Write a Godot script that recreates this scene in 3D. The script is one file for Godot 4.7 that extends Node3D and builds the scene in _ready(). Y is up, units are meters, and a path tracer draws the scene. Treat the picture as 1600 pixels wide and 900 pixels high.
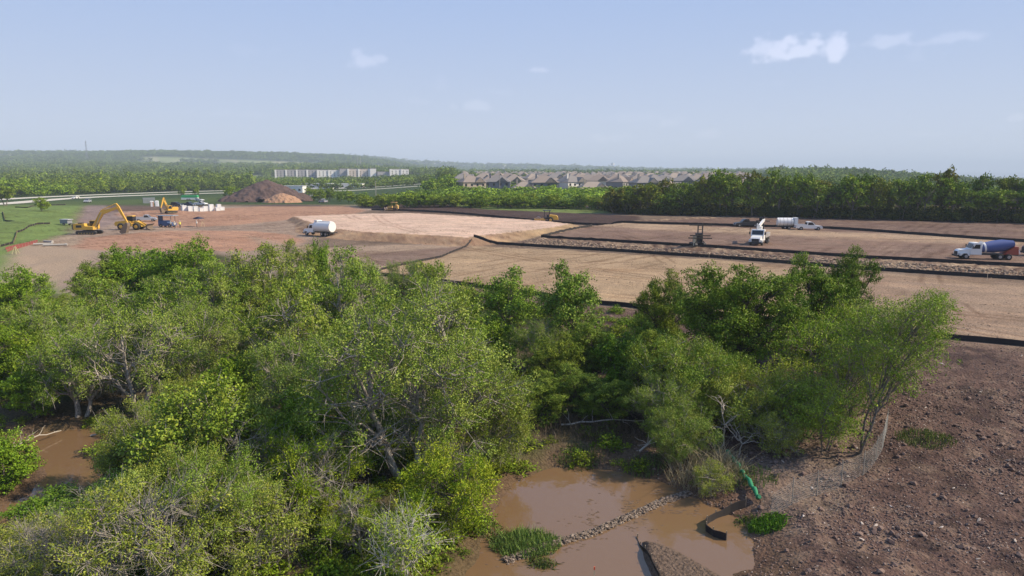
extends Node3D

# ---------------------------------------------------------------- mesh builder
class MB:
	var v := PackedVector3Array()
	var n := PackedVector3Array()
	var c := PackedColorArray()
	var i := PackedInt32Array()
	var tint := Color(1, 1, 1)
	func tri(a: Vector3, b: Vector3, d: Vector3, hint: Vector3) -> void:
		var nn := (d - a).cross(b - a)
		if nn.length_squared() < 1e-14: return
		nn = nn.normalized()
		var k := v.size()
		v.append(a)
		if nn.dot(hint) < 0.0:
			nn = -nn
			v.append(d); v.append(b)
		else:
			v.append(b); v.append(d)
		for q in 3: n.append(nn); c.append(tint); i.append(k + q)
	func quad(a: Vector3, b: Vector3, d: Vector3, e: Vector3, hint: Vector3) -> void:
		var nn := (d - a).cross(b - a)
		if nn.length_squared() < 1e-14: nn = (e - a).cross(d - a)
		if nn.length_squared() < 1e-14: return
		nn = nn.normalized()
		var k := v.size()
		if nn.dot(hint) < 0.0:
			nn = -nn
			v.append(a); v.append(e); v.append(d); v.append(b)
		else:
			v.append(a); v.append(b); v.append(d); v.append(e)
		for q in 4: n.append(nn); c.append(tint)
		for q in [0, 1, 2, 0, 2, 3]: i.append(k + q)
	func box(at: Vector3, size: Vector3, bs := Basis.IDENTITY, taper := Vector2(1, 1)) -> void:
		var h := size * 0.5
		var p: Array[Vector3] = []
		for y in [-1, 1]:
			var tx: float = taper.x if y > 0 else 1.0
			var tz: float = taper.y if y > 0 else 1.0
			for q in [[-1, -1], [1, -1], [1, 1], [-1, 1]]:
				p.append(at + bs * Vector3(q[0] * h.x * tx, y * h.y, q[1] * h.z * tz))
		for f in [[0, 1, 2, 3], [4, 5, 6, 7], [0, 1, 5, 4], [1, 2, 6, 5], [2, 3, 7, 6], [3, 0, 4, 7]]:
			quad(p[f[0]], p[f[1]], p[f[2]], p[f[3]], (p[f[0]] + p[f[2]]) * 0.5 - at)
	func bar(a: Vector3, b: Vector3, w: float, t: float) -> void:
		var ax := (b - a)
		var l := ax.length()
		ax = ax / l
		var up := Vector3.UP if absf(ax.y) < 0.9 else Vector3.RIGHT
		var z := ax.cross(up).normalized()
		box((a + b) * 0.5, Vector3(l, w, t), Basis(ax, z.cross(ax), z))
	func prism(prof: Array, z0: float, z1: float) -> void:
		var pts := PackedVector2Array()
		for k in range(0, prof.size(), 2): pts.append(Vector2(prof[k], prof[k + 1]))
		var mid := Vector2.ZERO
		for q in pts: mid += q / pts.size()
		var t := Geometry2D.triangulate_polygon(pts)
		for s in [z0, z1]:
			for k in range(0, t.size(), 3):
				tri(Vector3(pts[t[k]].x, pts[t[k]].y, s), Vector3(pts[t[k + 1]].x, pts[t[k + 1]].y, s), Vector3(pts[t[k + 2]].x, pts[t[k + 2]].y, s), Vector3(0, 0, s - (z0 + z1) * 0.5))
		var ccw := not Geometry2D.is_polygon_clockwise(pts)
		for k in pts.size():
			var a := pts[k]
			var b := pts[(k + 1) % pts.size()]
			var o := Vector3(b.y - a.y, a.x - b.x, 0)
			quad(Vector3(a.x, a.y, z0), Vector3(b.x, b.y, z0), Vector3(b.x, b.y, z1), Vector3(a.x, a.y, z1), o if ccw else -o)
	func tube(pts: PackedVector3Array, rad: PackedFloat32Array, sides := 5, cap := false) -> void:
		var start := v.size()
		var side := Vector3.ZERO
		for k in pts.size():
			var dir: Vector3
			if k == 0: dir = pts[1] - pts[0]
			elif k == pts.size() - 1: dir = pts[k] - pts[k - 1]
			else: dir = pts[k + 1] - pts[k - 1]
			dir = dir.normalized()
			if side == Vector3.ZERO:
				side = dir.cross(Vector3.RIGHT if absf(dir.x) < 0.8 else Vector3.UP).normalized()
			else:
				side = (side - dir * side.dot(dir)).normalized()
			var s2 := dir.cross(side)
			for q in sides:
				var an := TAU * q / sides
				var o := side * cos(an) + s2 * sin(an)
				v.append(pts[k] + o * rad[k]); n.append(o); c.append(tint)
		for k in pts.size() - 1:
			for q in sides:
				var a := start + k * sides + q
				var b := start + k * sides + (q + 1) % sides
				i.append(a); i.append(a + sides); i.append(b)
				i.append(b); i.append(a + sides); i.append(b + sides)
		if cap:
			for e in [0, pts.size() - 1]:
				var hint: Vector3 = pts[0] - pts[1] if e == 0 else pts[e] - pts[e - 1]
				for q in range(1, sides - 1):
					tri(v[start + e * sides], v[start + e * sides + q], v[start + e * sides + q + 1], hint)
	func cyl(a: Vector3, b: Vector3, r0: float, r1 := -1.0, sides := 14) -> void:
		tube(PackedVector3Array([a, b]), PackedFloat32Array([r0, r1 if r1 >= 0.0 else r0]), sides, true)
	func mesh() -> ArrayMesh:
		var a := []
		a.resize(Mesh.ARRAY_MAX)
		a[Mesh.ARRAY_VERTEX] = v; a[Mesh.ARRAY_NORMAL] = n; a[Mesh.ARRAY_COLOR] = c; a[Mesh.ARRAY_INDEX] = i
		var m := ArrayMesh.new()
		m.add_surface_from_arrays(Mesh.PRIMITIVE_TRIANGLES, a)
		return m

# ---------------------------------------------------------------- naming helpers
var taken := {}
func numbered(called: String) -> String:
	if not taken.has(called):
		taken[called] = 0
		return called
	taken[called] += 1
	return "%s_%03d" % [called, taken[called]]
func meta(o: Node, label: String, category: String, group := "", kind := "") -> void:
	if label: o.set_meta("label", label)
	if category: o.set_meta("category", category)
	if group: o.set_meta("group", group)
	if kind: o.set_meta("kind", kind)
func thing(called: String, label: String, category: String, at := Vector3.ZERO, turn := 0.0, group := "") -> Node3D:
	var o := Node3D.new()
	o.name = numbered(called)
	add_child(o)
	o.position = at
	o.rotation.y = turn
	meta(o, label, category, group)
	return o
func part(called: String, mb: MB, m: Material, parent: Node3D) -> MeshInstance3D:
	var o := MeshInstance3D.new()
	o.name = called
	o.mesh = mb.mesh()
	o.material_override = m
	parent.add_child(o, true)
	return o
func solo(called: String, mb: MB, m: Material, label := "", category := "", group := "", kind := "") -> MeshInstance3D:
	var o := MeshInstance3D.new()
	o.name = numbered(called)
	o.mesh = mb.mesh()
	o.material_override = m
	add_child(o)
	meta(o, label, category, group, kind)
	return o
func copy(o: Node3D, at: Vector3, turn: float, sc := Vector3.ONE, label := "", group := "") -> Node3D:
	var r: Node3D = o.duplicate()
	r.name = numbered(String(o.name).rstrip("0123456789").trim_suffix("_"))
	add_child(r)
	r.transform = Transform3D(Basis(Vector3.UP, turn).scaled_local(sc), at)
	if label: r.set_meta("label", label)
	if group: r.set_meta("group", group)
	return r
var mats := {}
func mat(key: String, lin := Color(0.5, 0.5, 0.5), rough := 0.7, metal := 0.0, vc := false) -> StandardMaterial3D:
	if mats.has(key): return mats[key]
	var m := StandardMaterial3D.new()
	m.albedo_color = lin.linear_to_srgb()
	m.roughness = rough
	m.metallic = metal
	m.vertex_color_use_as_albedo = vc
	m.cull_mode = BaseMaterial3D.CULL_DISABLED
	m.resource_name = key
	mats[key] = m
	return m

# ---------------------------------------------------------------- terrain shape
var n_big := FastNoiseLite.new()
var n_mid := FastNoiseLite.new()
var n_fine := FastNoiseLite.new()
var n_rag := FastNoiseLite.new()
const WATER := -2.98
# x, distance pairs in metres
const EDGE := [-260.0, 160.0, -110.0, 138.0, -84.0, 132.0, -46.0, 126.0, -25.0, 106.0, -18.6, 96.4, 42.0, 56.3, 120.0, 4.7]
const POND := [-2.6, 26.3, -1.8, 28.7, -1.0, 33.4, 0.0, 36.8, 1.7, 38.7, 3.8, 39.1, 5.9, 38.6, 7.6, 37.5, 9.1, 36.4, 10.0, 34.5, 10.7, 33.8, 11.4, 32.6, 11.4, 30.6, 10.8, 28.4, 9.6, 27.8, 8.2, 25.0, 4.6, 23.2]
const CREEK := [-44.6, 49.1, -33.6, 42.9, -30.4, 44.9, -26.6, 45.9, -24.7, 42.9, -26.9, 41.3, -23.7, 38.9, -22.0, 36.0, -22.4, 33.4, -23.1, 31.2, -24.2, 29.7, -28.3, 31.5, -26.9, 33.4, -25.9, 35.2, -26.7, 38.0, -29.0, 40.3, -31.9, 40.6, -40.3, 44.0]
const SPIT := [5.9, 30.7, 6.8, 30.4, 7.7, 29.6, 8.4, 28.6, 9.4, 27.1, 9.9, 24.8, 6.2, 24.8, 5.8, 27.4, 5.7, 29.1]
const PINK := [-65.0, 209.8, -48.4, 223.0, -32.8, 226.5, -19.6, 216.2, 7.0, 192.7, 14.9, 178.1, 9.3, 165.6, 0.0, 153.0, -9.0, 140.8, -21.6, 148.2, -33.7, 154.7, -44.9, 167.6]
const PADA := [5.5, 142.0, 12.0, 158.0, 20.0, 173.0, 30.0, 186.0, 60.0, 205.0, 140.0, 200.0, 230.0, 40.0, 112.0, 71.0, 71.5, 96.5, 53.6, 106.8, 33.7, 123.0]
func edge_at(x: float, line: Array) -> float:
	if x <= line[0]: return line[1]
	for k in range(2, line.size(), 2):
		if x <= line[k]:
			return lerpf(line[k - 1], line[k + 1], (x - line[k - 2]) / (line[k] - line[k - 2]))
	return line[line.size() - 1]
var boxes := {}
func sdist(x: float, d: float, poly: Array, far := 8.0) -> float:      # positive inside
	var key: float = poly[0] * 31.0 + poly[1] + poly.size() * 0.001
	if not boxes.has(key):
		var b := Rect2(poly[0], poly[1], 0, 0)
		for k in range(0, poly.size(), 2): b = b.expand(Vector2(poly[k], poly[k + 1]))
		boxes[key] = b
	var bb: Rect2 = boxes[key]
	if x < bb.position.x - far or d < bb.position.y - far or x > bb.end.x + far or d > bb.end.y + far: return -far
	var best := 1e9
	var inside := false
	var m := poly.size()
	var jx: float = poly[m - 2]
	var jd: float = poly[m - 1]
	for k in range(0, m, 2):
		var kx: float = poly[k]
		var kd: float = poly[k + 1]
		var ex := kx - jx
		var ed := kd - jd
		var t := clampf(((x - jx) * ex + (d - jd) * ed) / (ex * ex + ed * ed), 0.0, 1.0)
		var qx := x - jx - ex * t
		var qd := d - jd - ed * t
		best = minf(best, qx * qx + qd * qd)
		if (kd > d) != (jd > d) and x < (jx - kx) * (d - kd) / (jd - kd) + kx: inside = not inside
		jx = kx
		jd = kd
	return sqrt(best) if inside else -sqrt(best)
func sm(a: float, b: float, x: float) -> float:
	return smoothstep(a, b, x)
const FAR_D := [300.0, 480.0, 1000.0, 1500.0, 2000.0, 2500.0, 3200.0, 3800.0, 6000.0, 14000.0]
const FAR_L := [0.0, -0.5, -1.0, 12.0, 26.0, 48.0, 104.0, 96.0, 60.0, 60.0]
const FAR_R := [1.0, 3.4, 6.5, 7.0, 7.0, 8.0, 9.0, 10.0, 10.0, 10.0]
func table(xs: Array, ys: Array, x: float) -> float:
	if x <= xs[0]: return ys[0]
	for k in range(1, xs.size()):
		if x <= xs[k]: return lerpf(ys[k - 1], ys[k], sm(0, 1, (x - xs[k - 1]) / (xs[k] - xs[k - 1])) * 0.5 + 0.5 * (x - xs[k - 1]) / (xs[k] - xs[k - 1]))
	return ys[-1]
func height(x: float, d: float) -> float:
	if d > 330.0: return far_height(x, d)
	var s := (edge_at(x, EDGE) - d) * 0.83
	var h := 0.0
	if s > -2.0:
		var w := lerpf(24.0, 42.0, sm(6.0, 24.0, x))
		h = -2.25 * sm(0.0, w, s)
		h += n_mid.get_noise_2d(x * 1.6, d * 1.6) * 0.35 * sm(0, 8, s) * (1.0 - 0.6 * sm(8, 20, x))
		if x > 4.0:
			var md := sm(4, 12, x) * sm(0, 6, s)
			h += n_fine.get_noise_2d(x * 3.0, d * 3.0) * 0.16 * md + n_fine.get_noise_2d(x * 9.0, d * 9.0) * 0.07 * md
	else:
		h += n_mid.get_noise_2d(x, d) * 0.06 + n_fine.get_noise_2d(x * 2.0, d * 2.0) * 0.03
	if d < 75.0:
		var pd := maxf(sdist(x, d, POND, 12.0), sdist(x, d, CREEK, 12.0))
		if pd > -12.0:
			var bank := -2.93 - pd * 0.3 if pd < 0.0 else -2.93 - minf(pd * 0.4, 1.2)
			bank += n_fine.get_noise_2d(x * 4.0, d * 4.0) * 0.10
			h = minf(h, bank)
			var sp := sdist(x, d, SPIT, 3.0)
			h = maxf(h, lerpf(-4.2, -2.72, sm(-0.7, 0.5, sp)))
	if s < 0.0:
		var v := 0.55 * x + 0.835 * d
		var back := sm(165.0, 185.0, v) * sm(-70.0, -20.0, x)
		h += back
		var a := sdist(x, d, PADA, 8.0)
		h = maxf(h, h - back + sm(-5.0, 0.0, a) * 1.05)
		var pk := sdist(x, d, PINK, 8.0)
		var sl := lerpf(2.5, 6.5, sm(200.0, 160.0, d))
		h = lerpf(h, 1.25, sm(-sl, 0.2, pk))
		if pk < 0.5 and pk > -sl:
			h += n_fine.get_noise_2d(x * 5.0, d * 5.0) * 0.14
		if a < 0.5 and a > -5.0:
			h += n_fine.get_noise_2d(x * 6.0, d * 6.0) * 0.16
	if x < -95.0 and d < 320.0:           # grassy swale and mound beside the site drive
		var g := sm(-95.0, -125.0, x) * sm(120.0, 150.0, d) * sm(320.0, 260.0, d)
		h += g * (0.5 + 1.2 * n_mid.get_noise_2d(x * 0.5, d * 0.5))
	if d > 270.0: h = lerpf(h, far_height(x, d), sm(270.0, 330.0, d))
	return h
func far_height(x: float, d: float) -> float:
	var t := x / maxf(d, 1.0)
	var left := sm(-0.055, -0.25, t)
	var ridge := lerpf(0.80, 1.0, sm(-0.2, -0.62, t))
	var hl: float = table(FAR_D, FAR_L, d) * ridge
	var hr: float = table(FAR_D, FAR_R, d)
	var h := lerpf(hr, hl, left)
	var k := sm(600.0, 2600.0, d)
	h += n_big.get_noise_2d(x * 0.16, d * 0.16) * 14.0 * k * lerpf(0.35, 1.0, left)
	# long pale ridge behind the town, sinking to the right
	h += table([-0.25, -0.1, 0.0, 0.09, 0.18, 0.25, 0.4], [60.0, 62.0, 46.0, 33.0, 13.0, 3.0, 0.0], t) * sm(3700.0, 5400.0, d)
	# the land falls away beyond the woods on the right
	h -= 0.021 * sm(0.42, 0.74, t) * maxf(0.0, d - 215.0)
	return h
func at(x: float, d: float, lift := 0.0) -> Vector3:
	return Vector3(x, height(x, d) + lift, -d)

# ---------------------------------------------------------------- terrain colours (what the soil is)
# [polygon, colour, edge width, streak strength]
var ZONES := []
func zones() -> void:
	ZONES = [
		[[-515.1, 520.1, -103.8, 103.0, -65.5, 96.4, -55.4, 90.6, -66.4, 119.2, -82.4, 127.1, -95.2, 141.2, -102.4, 162.1, -128.5, 207.9, -195.3, 325.4, -231.1, 400.5, -281.4, 446.1, -274.4, 400.5], Color(0.175, 0.245, 0.068), 3.0],       # grass by the drive
		[[-96.4, 152.4, -115.5, 190.0, -186.5, 325.4, -167.7, 371.9, -107.3, 371.9, -64.6, 325.4, -50.4, 278.9, -53.0, 243.9, -68.6, 222.9, -44.0, 173.0, -41.0, 136.2, -24.5, 103.0, -17.5, 95.2, -18.4, 83.1, -35.9, 103.0, -53.4, 127.1, -69.6, 123.0, -54.1, 90.6, -57.5, 90.6, -82.7, 119.2, -90.6, 136.2], Color(0.35, 0.26, 0.195), 2.0],  # general graded soil
		[[-95.1, 133.8, -96.9, 143.9, -101.9, 162.1, -92.2, 152.4, -76.7, 129.3, -68.8, 110.5, -69.8, 103.0, -75.5, 103.0], Color(0.40, 0.30, 0.21), 2.5],
		[[-82.5, 131.5, -92.9, 152.4, -84.8, 173.0, -62.2, 171.1, -52.3, 162.1, -43.0, 146.6, -42.5, 133.8, -47.6, 127.1, -69.6, 127.1], Color(0.43, 0.25, 0.165), 1.2],      # red pad front
		[[-134.9, 232.9, -129.1, 243.9, -119.6, 264.6, -94.0, 325.4, -71.9, 306.3, -53.6, 260.2, -53.8, 232.9, -66.6, 222.9, -67.8, 207.9, -75.8, 190.0, -87.1, 181.1, -104.2, 194.8, -119.7, 216.6], Color(0.42, 0.245, 0.16), 1.5],   # red pad back
		[[-192.6, 332.4, -191.2, 371.9, -161.5, 381.0, -132.2, 325.4, -121.7, 269.2, -130.9, 251.8, -135.9, 236.4], Color(0.16, 0.105, 0.082), 2.0],
		[[-183.9, 306.3, -187.4, 325.4, -114.9, 207.9, -99.9, 169.2, -116.9, 190.0], Color(0.27, 0.20, 0.175), 1.5],          # site drive
		[[-138.1, 325.4, -145.9, 371.9, -118.5, 411.0, -91.7, 363.3, -81.0, 332.4, -103.1, 300.4, -114.5, 294.7], Color(0.40, 0.25, 0.17), 2.0],
		[[-79.8, 393.4, -45.9, 318.1, -9.3, 257.7, 38.6, 213.3, 33.0, 181.9, 14.2, 196.4, -8.0, 219.6, -34.9, 241.0, -62.3, 287.5], Color(0.085, 0.055, 0.046), 1.5],   # dark stripped soil
		[[-26.0, 287.5, 46.6, 257.7, 43.0, 226.3, 20.8, 229.8, -9.2, 253.3], Color(0.17, 0.22, 0.06), 1.5],   # pale grass
		[[-59.9, 158.7, -38.4, 131.5, -29.8, 136.2, -20.2, 138.7, -7.5, 137.4, -11.8, 117.3, -17.9, 108.9, -18.4, 95.2, -13.2, 89.6, -17.0, 76.7, -29.2, 96.4, -39.2, 119.2], Color(0.36, 0.265, 0.19), 2.0],
		[[-26.5, 121.1, -14.4, 131.5, -8.1, 136.2, -11.8, 117.3, -17.5, 105.9, -19.8, 105.9], Color(0.25, 0.175, 0.135), 1.6],
		[[-7.4, 136.2, 11.6, 127.1, 31.5, 114.7, 50.6, 100.3, 65.4, 84.5, 74.2, 73.0, 48.7, 47.1, 42.0, 56.3, 35.1, 59.9, 17.0, 70.5, 9.0, 74.8, -1.5, 83.1, -8.2, 89.0, -18.2, 95.2, -19.5, 104.4, -11.7, 116.4], Color(0.42, 0.30, 0.185), 0.8],   # tan pad
		[[39.9, 108.9, 50.6, 100.3, 65.4, 84.5, 74.2, 73.0, 48.7, 47.1, 42.0, 56.3, 35.1, 59.9, 31.0, 63.0, 38.6, 85.5], Color(0.33, 0.235, 0.165), 6.0],
	]
const RUTS := [[-60.0, -40.0, 140.0], [60.0, 300.0, 195.0], [200.0, 260.0, 245.0], [-180.0, 120.0, 205.0], [30.0, -60.0, 162.0], [90.0, -120.0, 258.0], [-20.0, 330.0, 180.0], [150.0, 40.0, 108.0], [-140.0, 60.0, 128.0], [60.0, 240.0, 112.0], [-40.0, 20.0, 92.0], [10.0, 420.0, 300.0]]
const C_RED := Color(0.30, 0.155, 0.10)
const C_MULCH := Color(0.128, 0.080, 0.064)
func ground_color(x: float, d: float, h: float) -> Color:
	if d > 330.0: return far_color(x, d)
	var s := (edge_at(x, EDGE) - d) * 0.83
	var nm := n_mid.get_noise_2d(x * 2.2, d * 2.2)
	var nf := n_fine.get_noise_2d(x * 4.0, d * 4.0)
	var rx := x + n_rag.get_noise_2d(x * 1.3, d * 1.3) * 1.2
	var rd := d + n_rag.get_noise_2d(x * 1.3 + 300.0, d * 1.3) * 1.6
	var c := Color(0.20, 0.145, 0.105)
	if s > -1.0:
		# flood plain: leaf litter, mud and herb cover; ploughed mulch on the right
		c = Color(0.105, 0.082, 0.048).lerp(Color(0.065, 0.085, 0.028), sm(-0.15, 0.35, nm))
		var mul := sm(7.0, 13.0, rx + (rd - 40.0) * -0.12 + 0.25 * (rd - 34.0))
		c = c.lerp(C_MULCH.lerp(Color(0.21, 0.145, 0.108), sm(0.05, 0.55, nf + nm * 0.6)), mul)
		if mul > 0.2: c = c.lerp(Color(0.055, 0.036, 0.031), 0.75 * sm(0.02, 0.4, n_rag.get_noise_2d(x * 2.2, d * 2.2)))
		var trail := sm(2.6, 0.6, absf(rx - (10.5 + (rd - 27.0) * 0.62)) - 1.1) * sm(29.0, 32.0, rd) * sm(50.0, 44.0, rd)
		c = c.lerp(Color(0.25, 0.19, 0.14), trail * (0.55 + nf * 0.4) * sm(9.0, 11.0, rx))
		c = c.lerp(Color(0.15, 0.09, 0.058), sm(0.5, -0.3, h + 2.6) * 0.7)
		var spit := sdist(x, d, SPIT, 3.0)
		c = c.lerp(Color(0.150, 0.106, 0.082), sm(-0.3, 0.2, spit))
		if s < 6.0 and x < 10.0: c = c.lerp(Color(0.22, 0.15, 0.11), sm(6.0, 1.0, s))
	if d > 75.0 or s < 3.0:
		for z in ZONES:
			var q := sdist(rx, rd, z[0], 8.0)
			if q > -z[2]: c = c.lerp(z[1], sm(-z[2], z[2], q))
		# pads with a height of their own
		var a := sdist(x, d, PADA, 8.0)
		if a > -6.0 and s < -2.0:
			var v := 0.55 * x + 0.835 * d + n_rag.get_noise_2d(x, d) * 3.0
			var pc := Color(0.235, 0.155, 0.118).lerp(Color(0.42, 0.30, 0.20), sm(148.0, 160.0, v) * sm(174.0, 168.0, v))
			pc = pc.lerp(Color(0.15, 0.095, 0.075), sm(169.0, 172.0, v) * (0.6 + nm))
			pc = pc.lerp(Color(0.33, 0.235, 0.165), sm(0.1, 0.6, n_rag.get_noise_2d(x * 0.8 - d * 0.5, d * 2.2)) * 0.6)
			var bank := Color(0.20, 0.13, 0.095).lerp(Color(0.40, 0.29, 0.19), sm(-0.25, 0.45, nf + nm * 0.5))
			bank = bank.lerp(Color(0.07, 0.045, 0.038), 0.8 * sm(0.2, 0.5, n_rag.get_noise_2d(x * 5.0, d * 5.0)))
			c = c.lerp(pc if a > 0.3 else bank, sm(-5.6, -4.8, a))
		var on_pink := 0.0
		var p := sdist(x, d, PINK, 8.0)
		if p > -7.0 and s < -2.0:
			var slope_c := Color(0.36, 0.235, 0.15).lerp(Color(0.45, 0.31, 0.19), sm(-0.2, 0.4, nm)).lerp(Color(0.20, 0.11, 0.075), 0.6 * sm(0.0, 0.5, nf))
			slope_c = slope_c.lerp(Color(0.44, 0.31, 0.18), sm(-6.0, 8.0, x))
			var w := lerpf(2.5, 6.5, sm(200.0, 160.0, d))
			var top := Color(0.69, 0.49, 0.37).lerp(Color(0.56, 0.42, 0.31), sm(-0.1, 0.5, n_rag.get_noise_2d(x * 0.35, d * 1.4)) * 0.7)
			on_pink = sm(-0.5, 0.5, p)
			c = c.lerp(slope_c if p < 0.2 else top, sm(-w, -w + 0.8, p))
		# ruts pressed by wheels: pairs of darker lines along wide arcs
		if s < -1.0 and d < 215.0 and d > 55.0:
			for q in RUTS:
				var off := absf(Vector2(x - q[0], d - q[1]).length() - q[2])
				if off < 1.6:
					var wob := n_fine.get_noise_2d(x * 0.5, d * 0.5) * 0.5
					var rut := sm(0.42, 0.12, absf(off + wob - 1.0)) * sm(-0.35, 0.15, n_mid.get_noise_2d(x * 0.8 + q[0], d * 0.8))
					c = c.lerp(c * Color(0.60, 0.54, 0.51), rut * 0.75)
		# wheel tracks: thin compacted and scuffed lines of soil
		if s < -1.0 and d < 260.0:
			var along := x * 0.60 + d * 0.80
			var across := x * 0.80 - d * 0.60
			var patch := n_big.get_noise_2d(x * 6.0, d * 6.0)
			var tr := n_rag.get_noise_2d(along * 0.22, across * 5.0)
			c = c.lerp(c * Color(0.58, 0.53, 0.50), sm(0.08, 0.42, tr) * sm(-0.25, 0.2, patch) * (0.8 - 0.6 * on_pink))
			var tr2 := n_rag.get_noise_2d((x * 0.83 - d * 0.55) * 0.25 + 50.0, (x * 0.55 + d * 0.83) * 4.0)
			c = c.lerp(c * Color(1.28, 1.22, 1.14), sm(0.05, 0.4, tr2) * sm(0.25, -0.2, patch) * 0.7)
			c = c.lerp(c * Color(0.72, 0.66, 0.62), sm(0.0, 0.5, n_rag.get_noise_2d(x * 0.35 + 90.0, d * 0.5)) * (0.5 - 0.4 * on_pink))
	if s < 0.0: c = c * (1.0 + nm * 0.22 + nf * 0.16)
	if d > 285.0: c = c.lerp(far_color(x, d), sm(285.0, 325.0, d))
	c.a = 1.0
	return c
func field(x: float, d: float) -> float:
	var t := x / d
	var f := sm(2100.0, 2180.0, d) * sm(2850.0, 2760.0, d) * sm(-0.54, -0.50, t) * sm(-0.10, -0.14, t)
	f = maxf(f, sm(2900.0, 2950.0, d) * sm(3060.0, 3000.0, d) * sm(-0.60, -0.64, t))
	f = maxf(f, sm(1150.0, 1250.0, d) * sm(1500.0, 1400.0, d) * sm(-0.385, -0.375, t) * sm(-0.345, -0.355, t))
	f = maxf(f, sm(5000.0, 5300.0, d) * sm(5900.0, 5700.0, d) * sm(-0.19, -0.17, t) * sm(-0.02, -0.06, t))
	return f * sm(-0.35, 0.1, n_big.get_noise_2d(x * 0.6, d * 0.6) + 0.2)
func far_color(x: float, d: float) -> Color:
	var nm := n_big.get_noise_2d(x * 1.3, d * 1.3)
	var c := Color(0.050, 0.080, 0.026).lerp(Color(0.085, 0.12, 0.035), sm(-0.2, 0.4, nm))
	c = c.lerp(Color(0.27, 0.31, 0.12).lerp(Color(0.38, 0.36, 0.19), sm(-0.2, 0.4, n_big.get_noise_2d(x * 3.0, d * 3.0))), field(x, d))
	var town := sm(-0.09, -0.06, x / d) * sm(390.0, 420.0, d) * sm(1700.0, 1400.0, d) * sm(0.36, 0.28, x / d)
	c = c.lerp(Color(0.16, 0.165, 0.10), town)
	c.a = 1.0
	return c
func build_ground() -> void:
	var rows: Array[float] = []
	var d := -70.0
	while d < 16.0:
		rows.append(d)
		d += 6.0 if d < 4.0 else 3.0
	d = 16.0
	while d < 13500.0:
		rows.append(d)
		d *= 1.0075 if d < 130.0 else (1.010 if d < 300.0 else (1.02 if d < 1200.0 else 1.03))
	var cols := 760
	var v := PackedVector3Array()
	var n := PackedVector3Array()
	var c := PackedColorArray()
	var ix := PackedInt32Array()
	for r in rows.size():
		var dd := rows[r]
		var w := maxf(60.0, 0.95 * dd + 22.0)
		for k in cols:
			var x := w * (2.0 * k / (cols - 1) - 1.0)
			var h := height(x, dd)
			v.append(Vector3(x, h, -dd))
			c.append(ground_color(x, dd, h))
	n.resize(v.size())
	for r in rows.size():
		for k in cols:
			var a := r * cols + k
			var l := v[a - 1] if k > 0 else v[a]
			var rr := v[a + 1] if k < cols - 1 else v[a]
			var f := v[a + cols] if r < rows.size() - 1 else v[a]
			var b := v[a - cols] if r > 0 else v[a]
			n[a] = (rr - l).cross(f - b).normalized()
			if r < rows.size() - 1 and k < cols - 1:
				ix.append(a); ix.append(a + cols); ix.append(a + 1)
				ix.append(a + 1); ix.append(a + cols); ix.append(a + cols + 1)
	var mb := MB.new()
	mb.v = v; mb.n = n; mb.c = c; mb.i = ix
	var o := solo("ground", mb, ground_mat(), "graded earth, muddy flood plain and wooded country running to the hills", "", "", "structure")

func noise_tex(seed_: int, freq: float, ramp: Array, size := 512, normal := false, oct := 5, bump := 4.0) -> NoiseTexture2D:
	var f := FastNoiseLite.new()
	f.seed = seed_
	f.noise_type = FastNoiseLite.TYPE_SIMPLEX_SMOOTH
	f.frequency = freq
	f.fractal_octaves = oct
	var t := NoiseTexture2D.new()
	t.width = size; t.height = size
	t.seamless = true
	t.noise = f
	if normal:
		t.as_normal_map = true
		t.bump_strength = bump
	else:
		var g := Gradient.new()
		g.offsets = PackedFloat32Array([0.0, 0.35, 0.65, 1.0])
		var cs := PackedColorArray()
		for q in ramp: cs.append(Color(q, q, q))
		g.colors = cs
		t.color_ramp = g
	return t
func ground_mat() -> StandardMaterial3D:
	var m := mat("earth", Color(1, 1, 1), 0.95, 0.0, true)
	m.albedo_texture = noise_tex(5, 0.03, [0.62, 0.84, 0.96, 1.0])
	m.normal_enabled = true
	m.normal_texture = noise_tex(6, 0.04, [], 512, true, 5, 9.0)
	m.normal_scale = 1.0
	m.uv1_triplanar = true
	m.uv1_world_triplanar = true
	m.uv1_scale = Vector3(0.22, 0.22, 0.22)
	m.metallic_specular = 0.25
	return m

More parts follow.
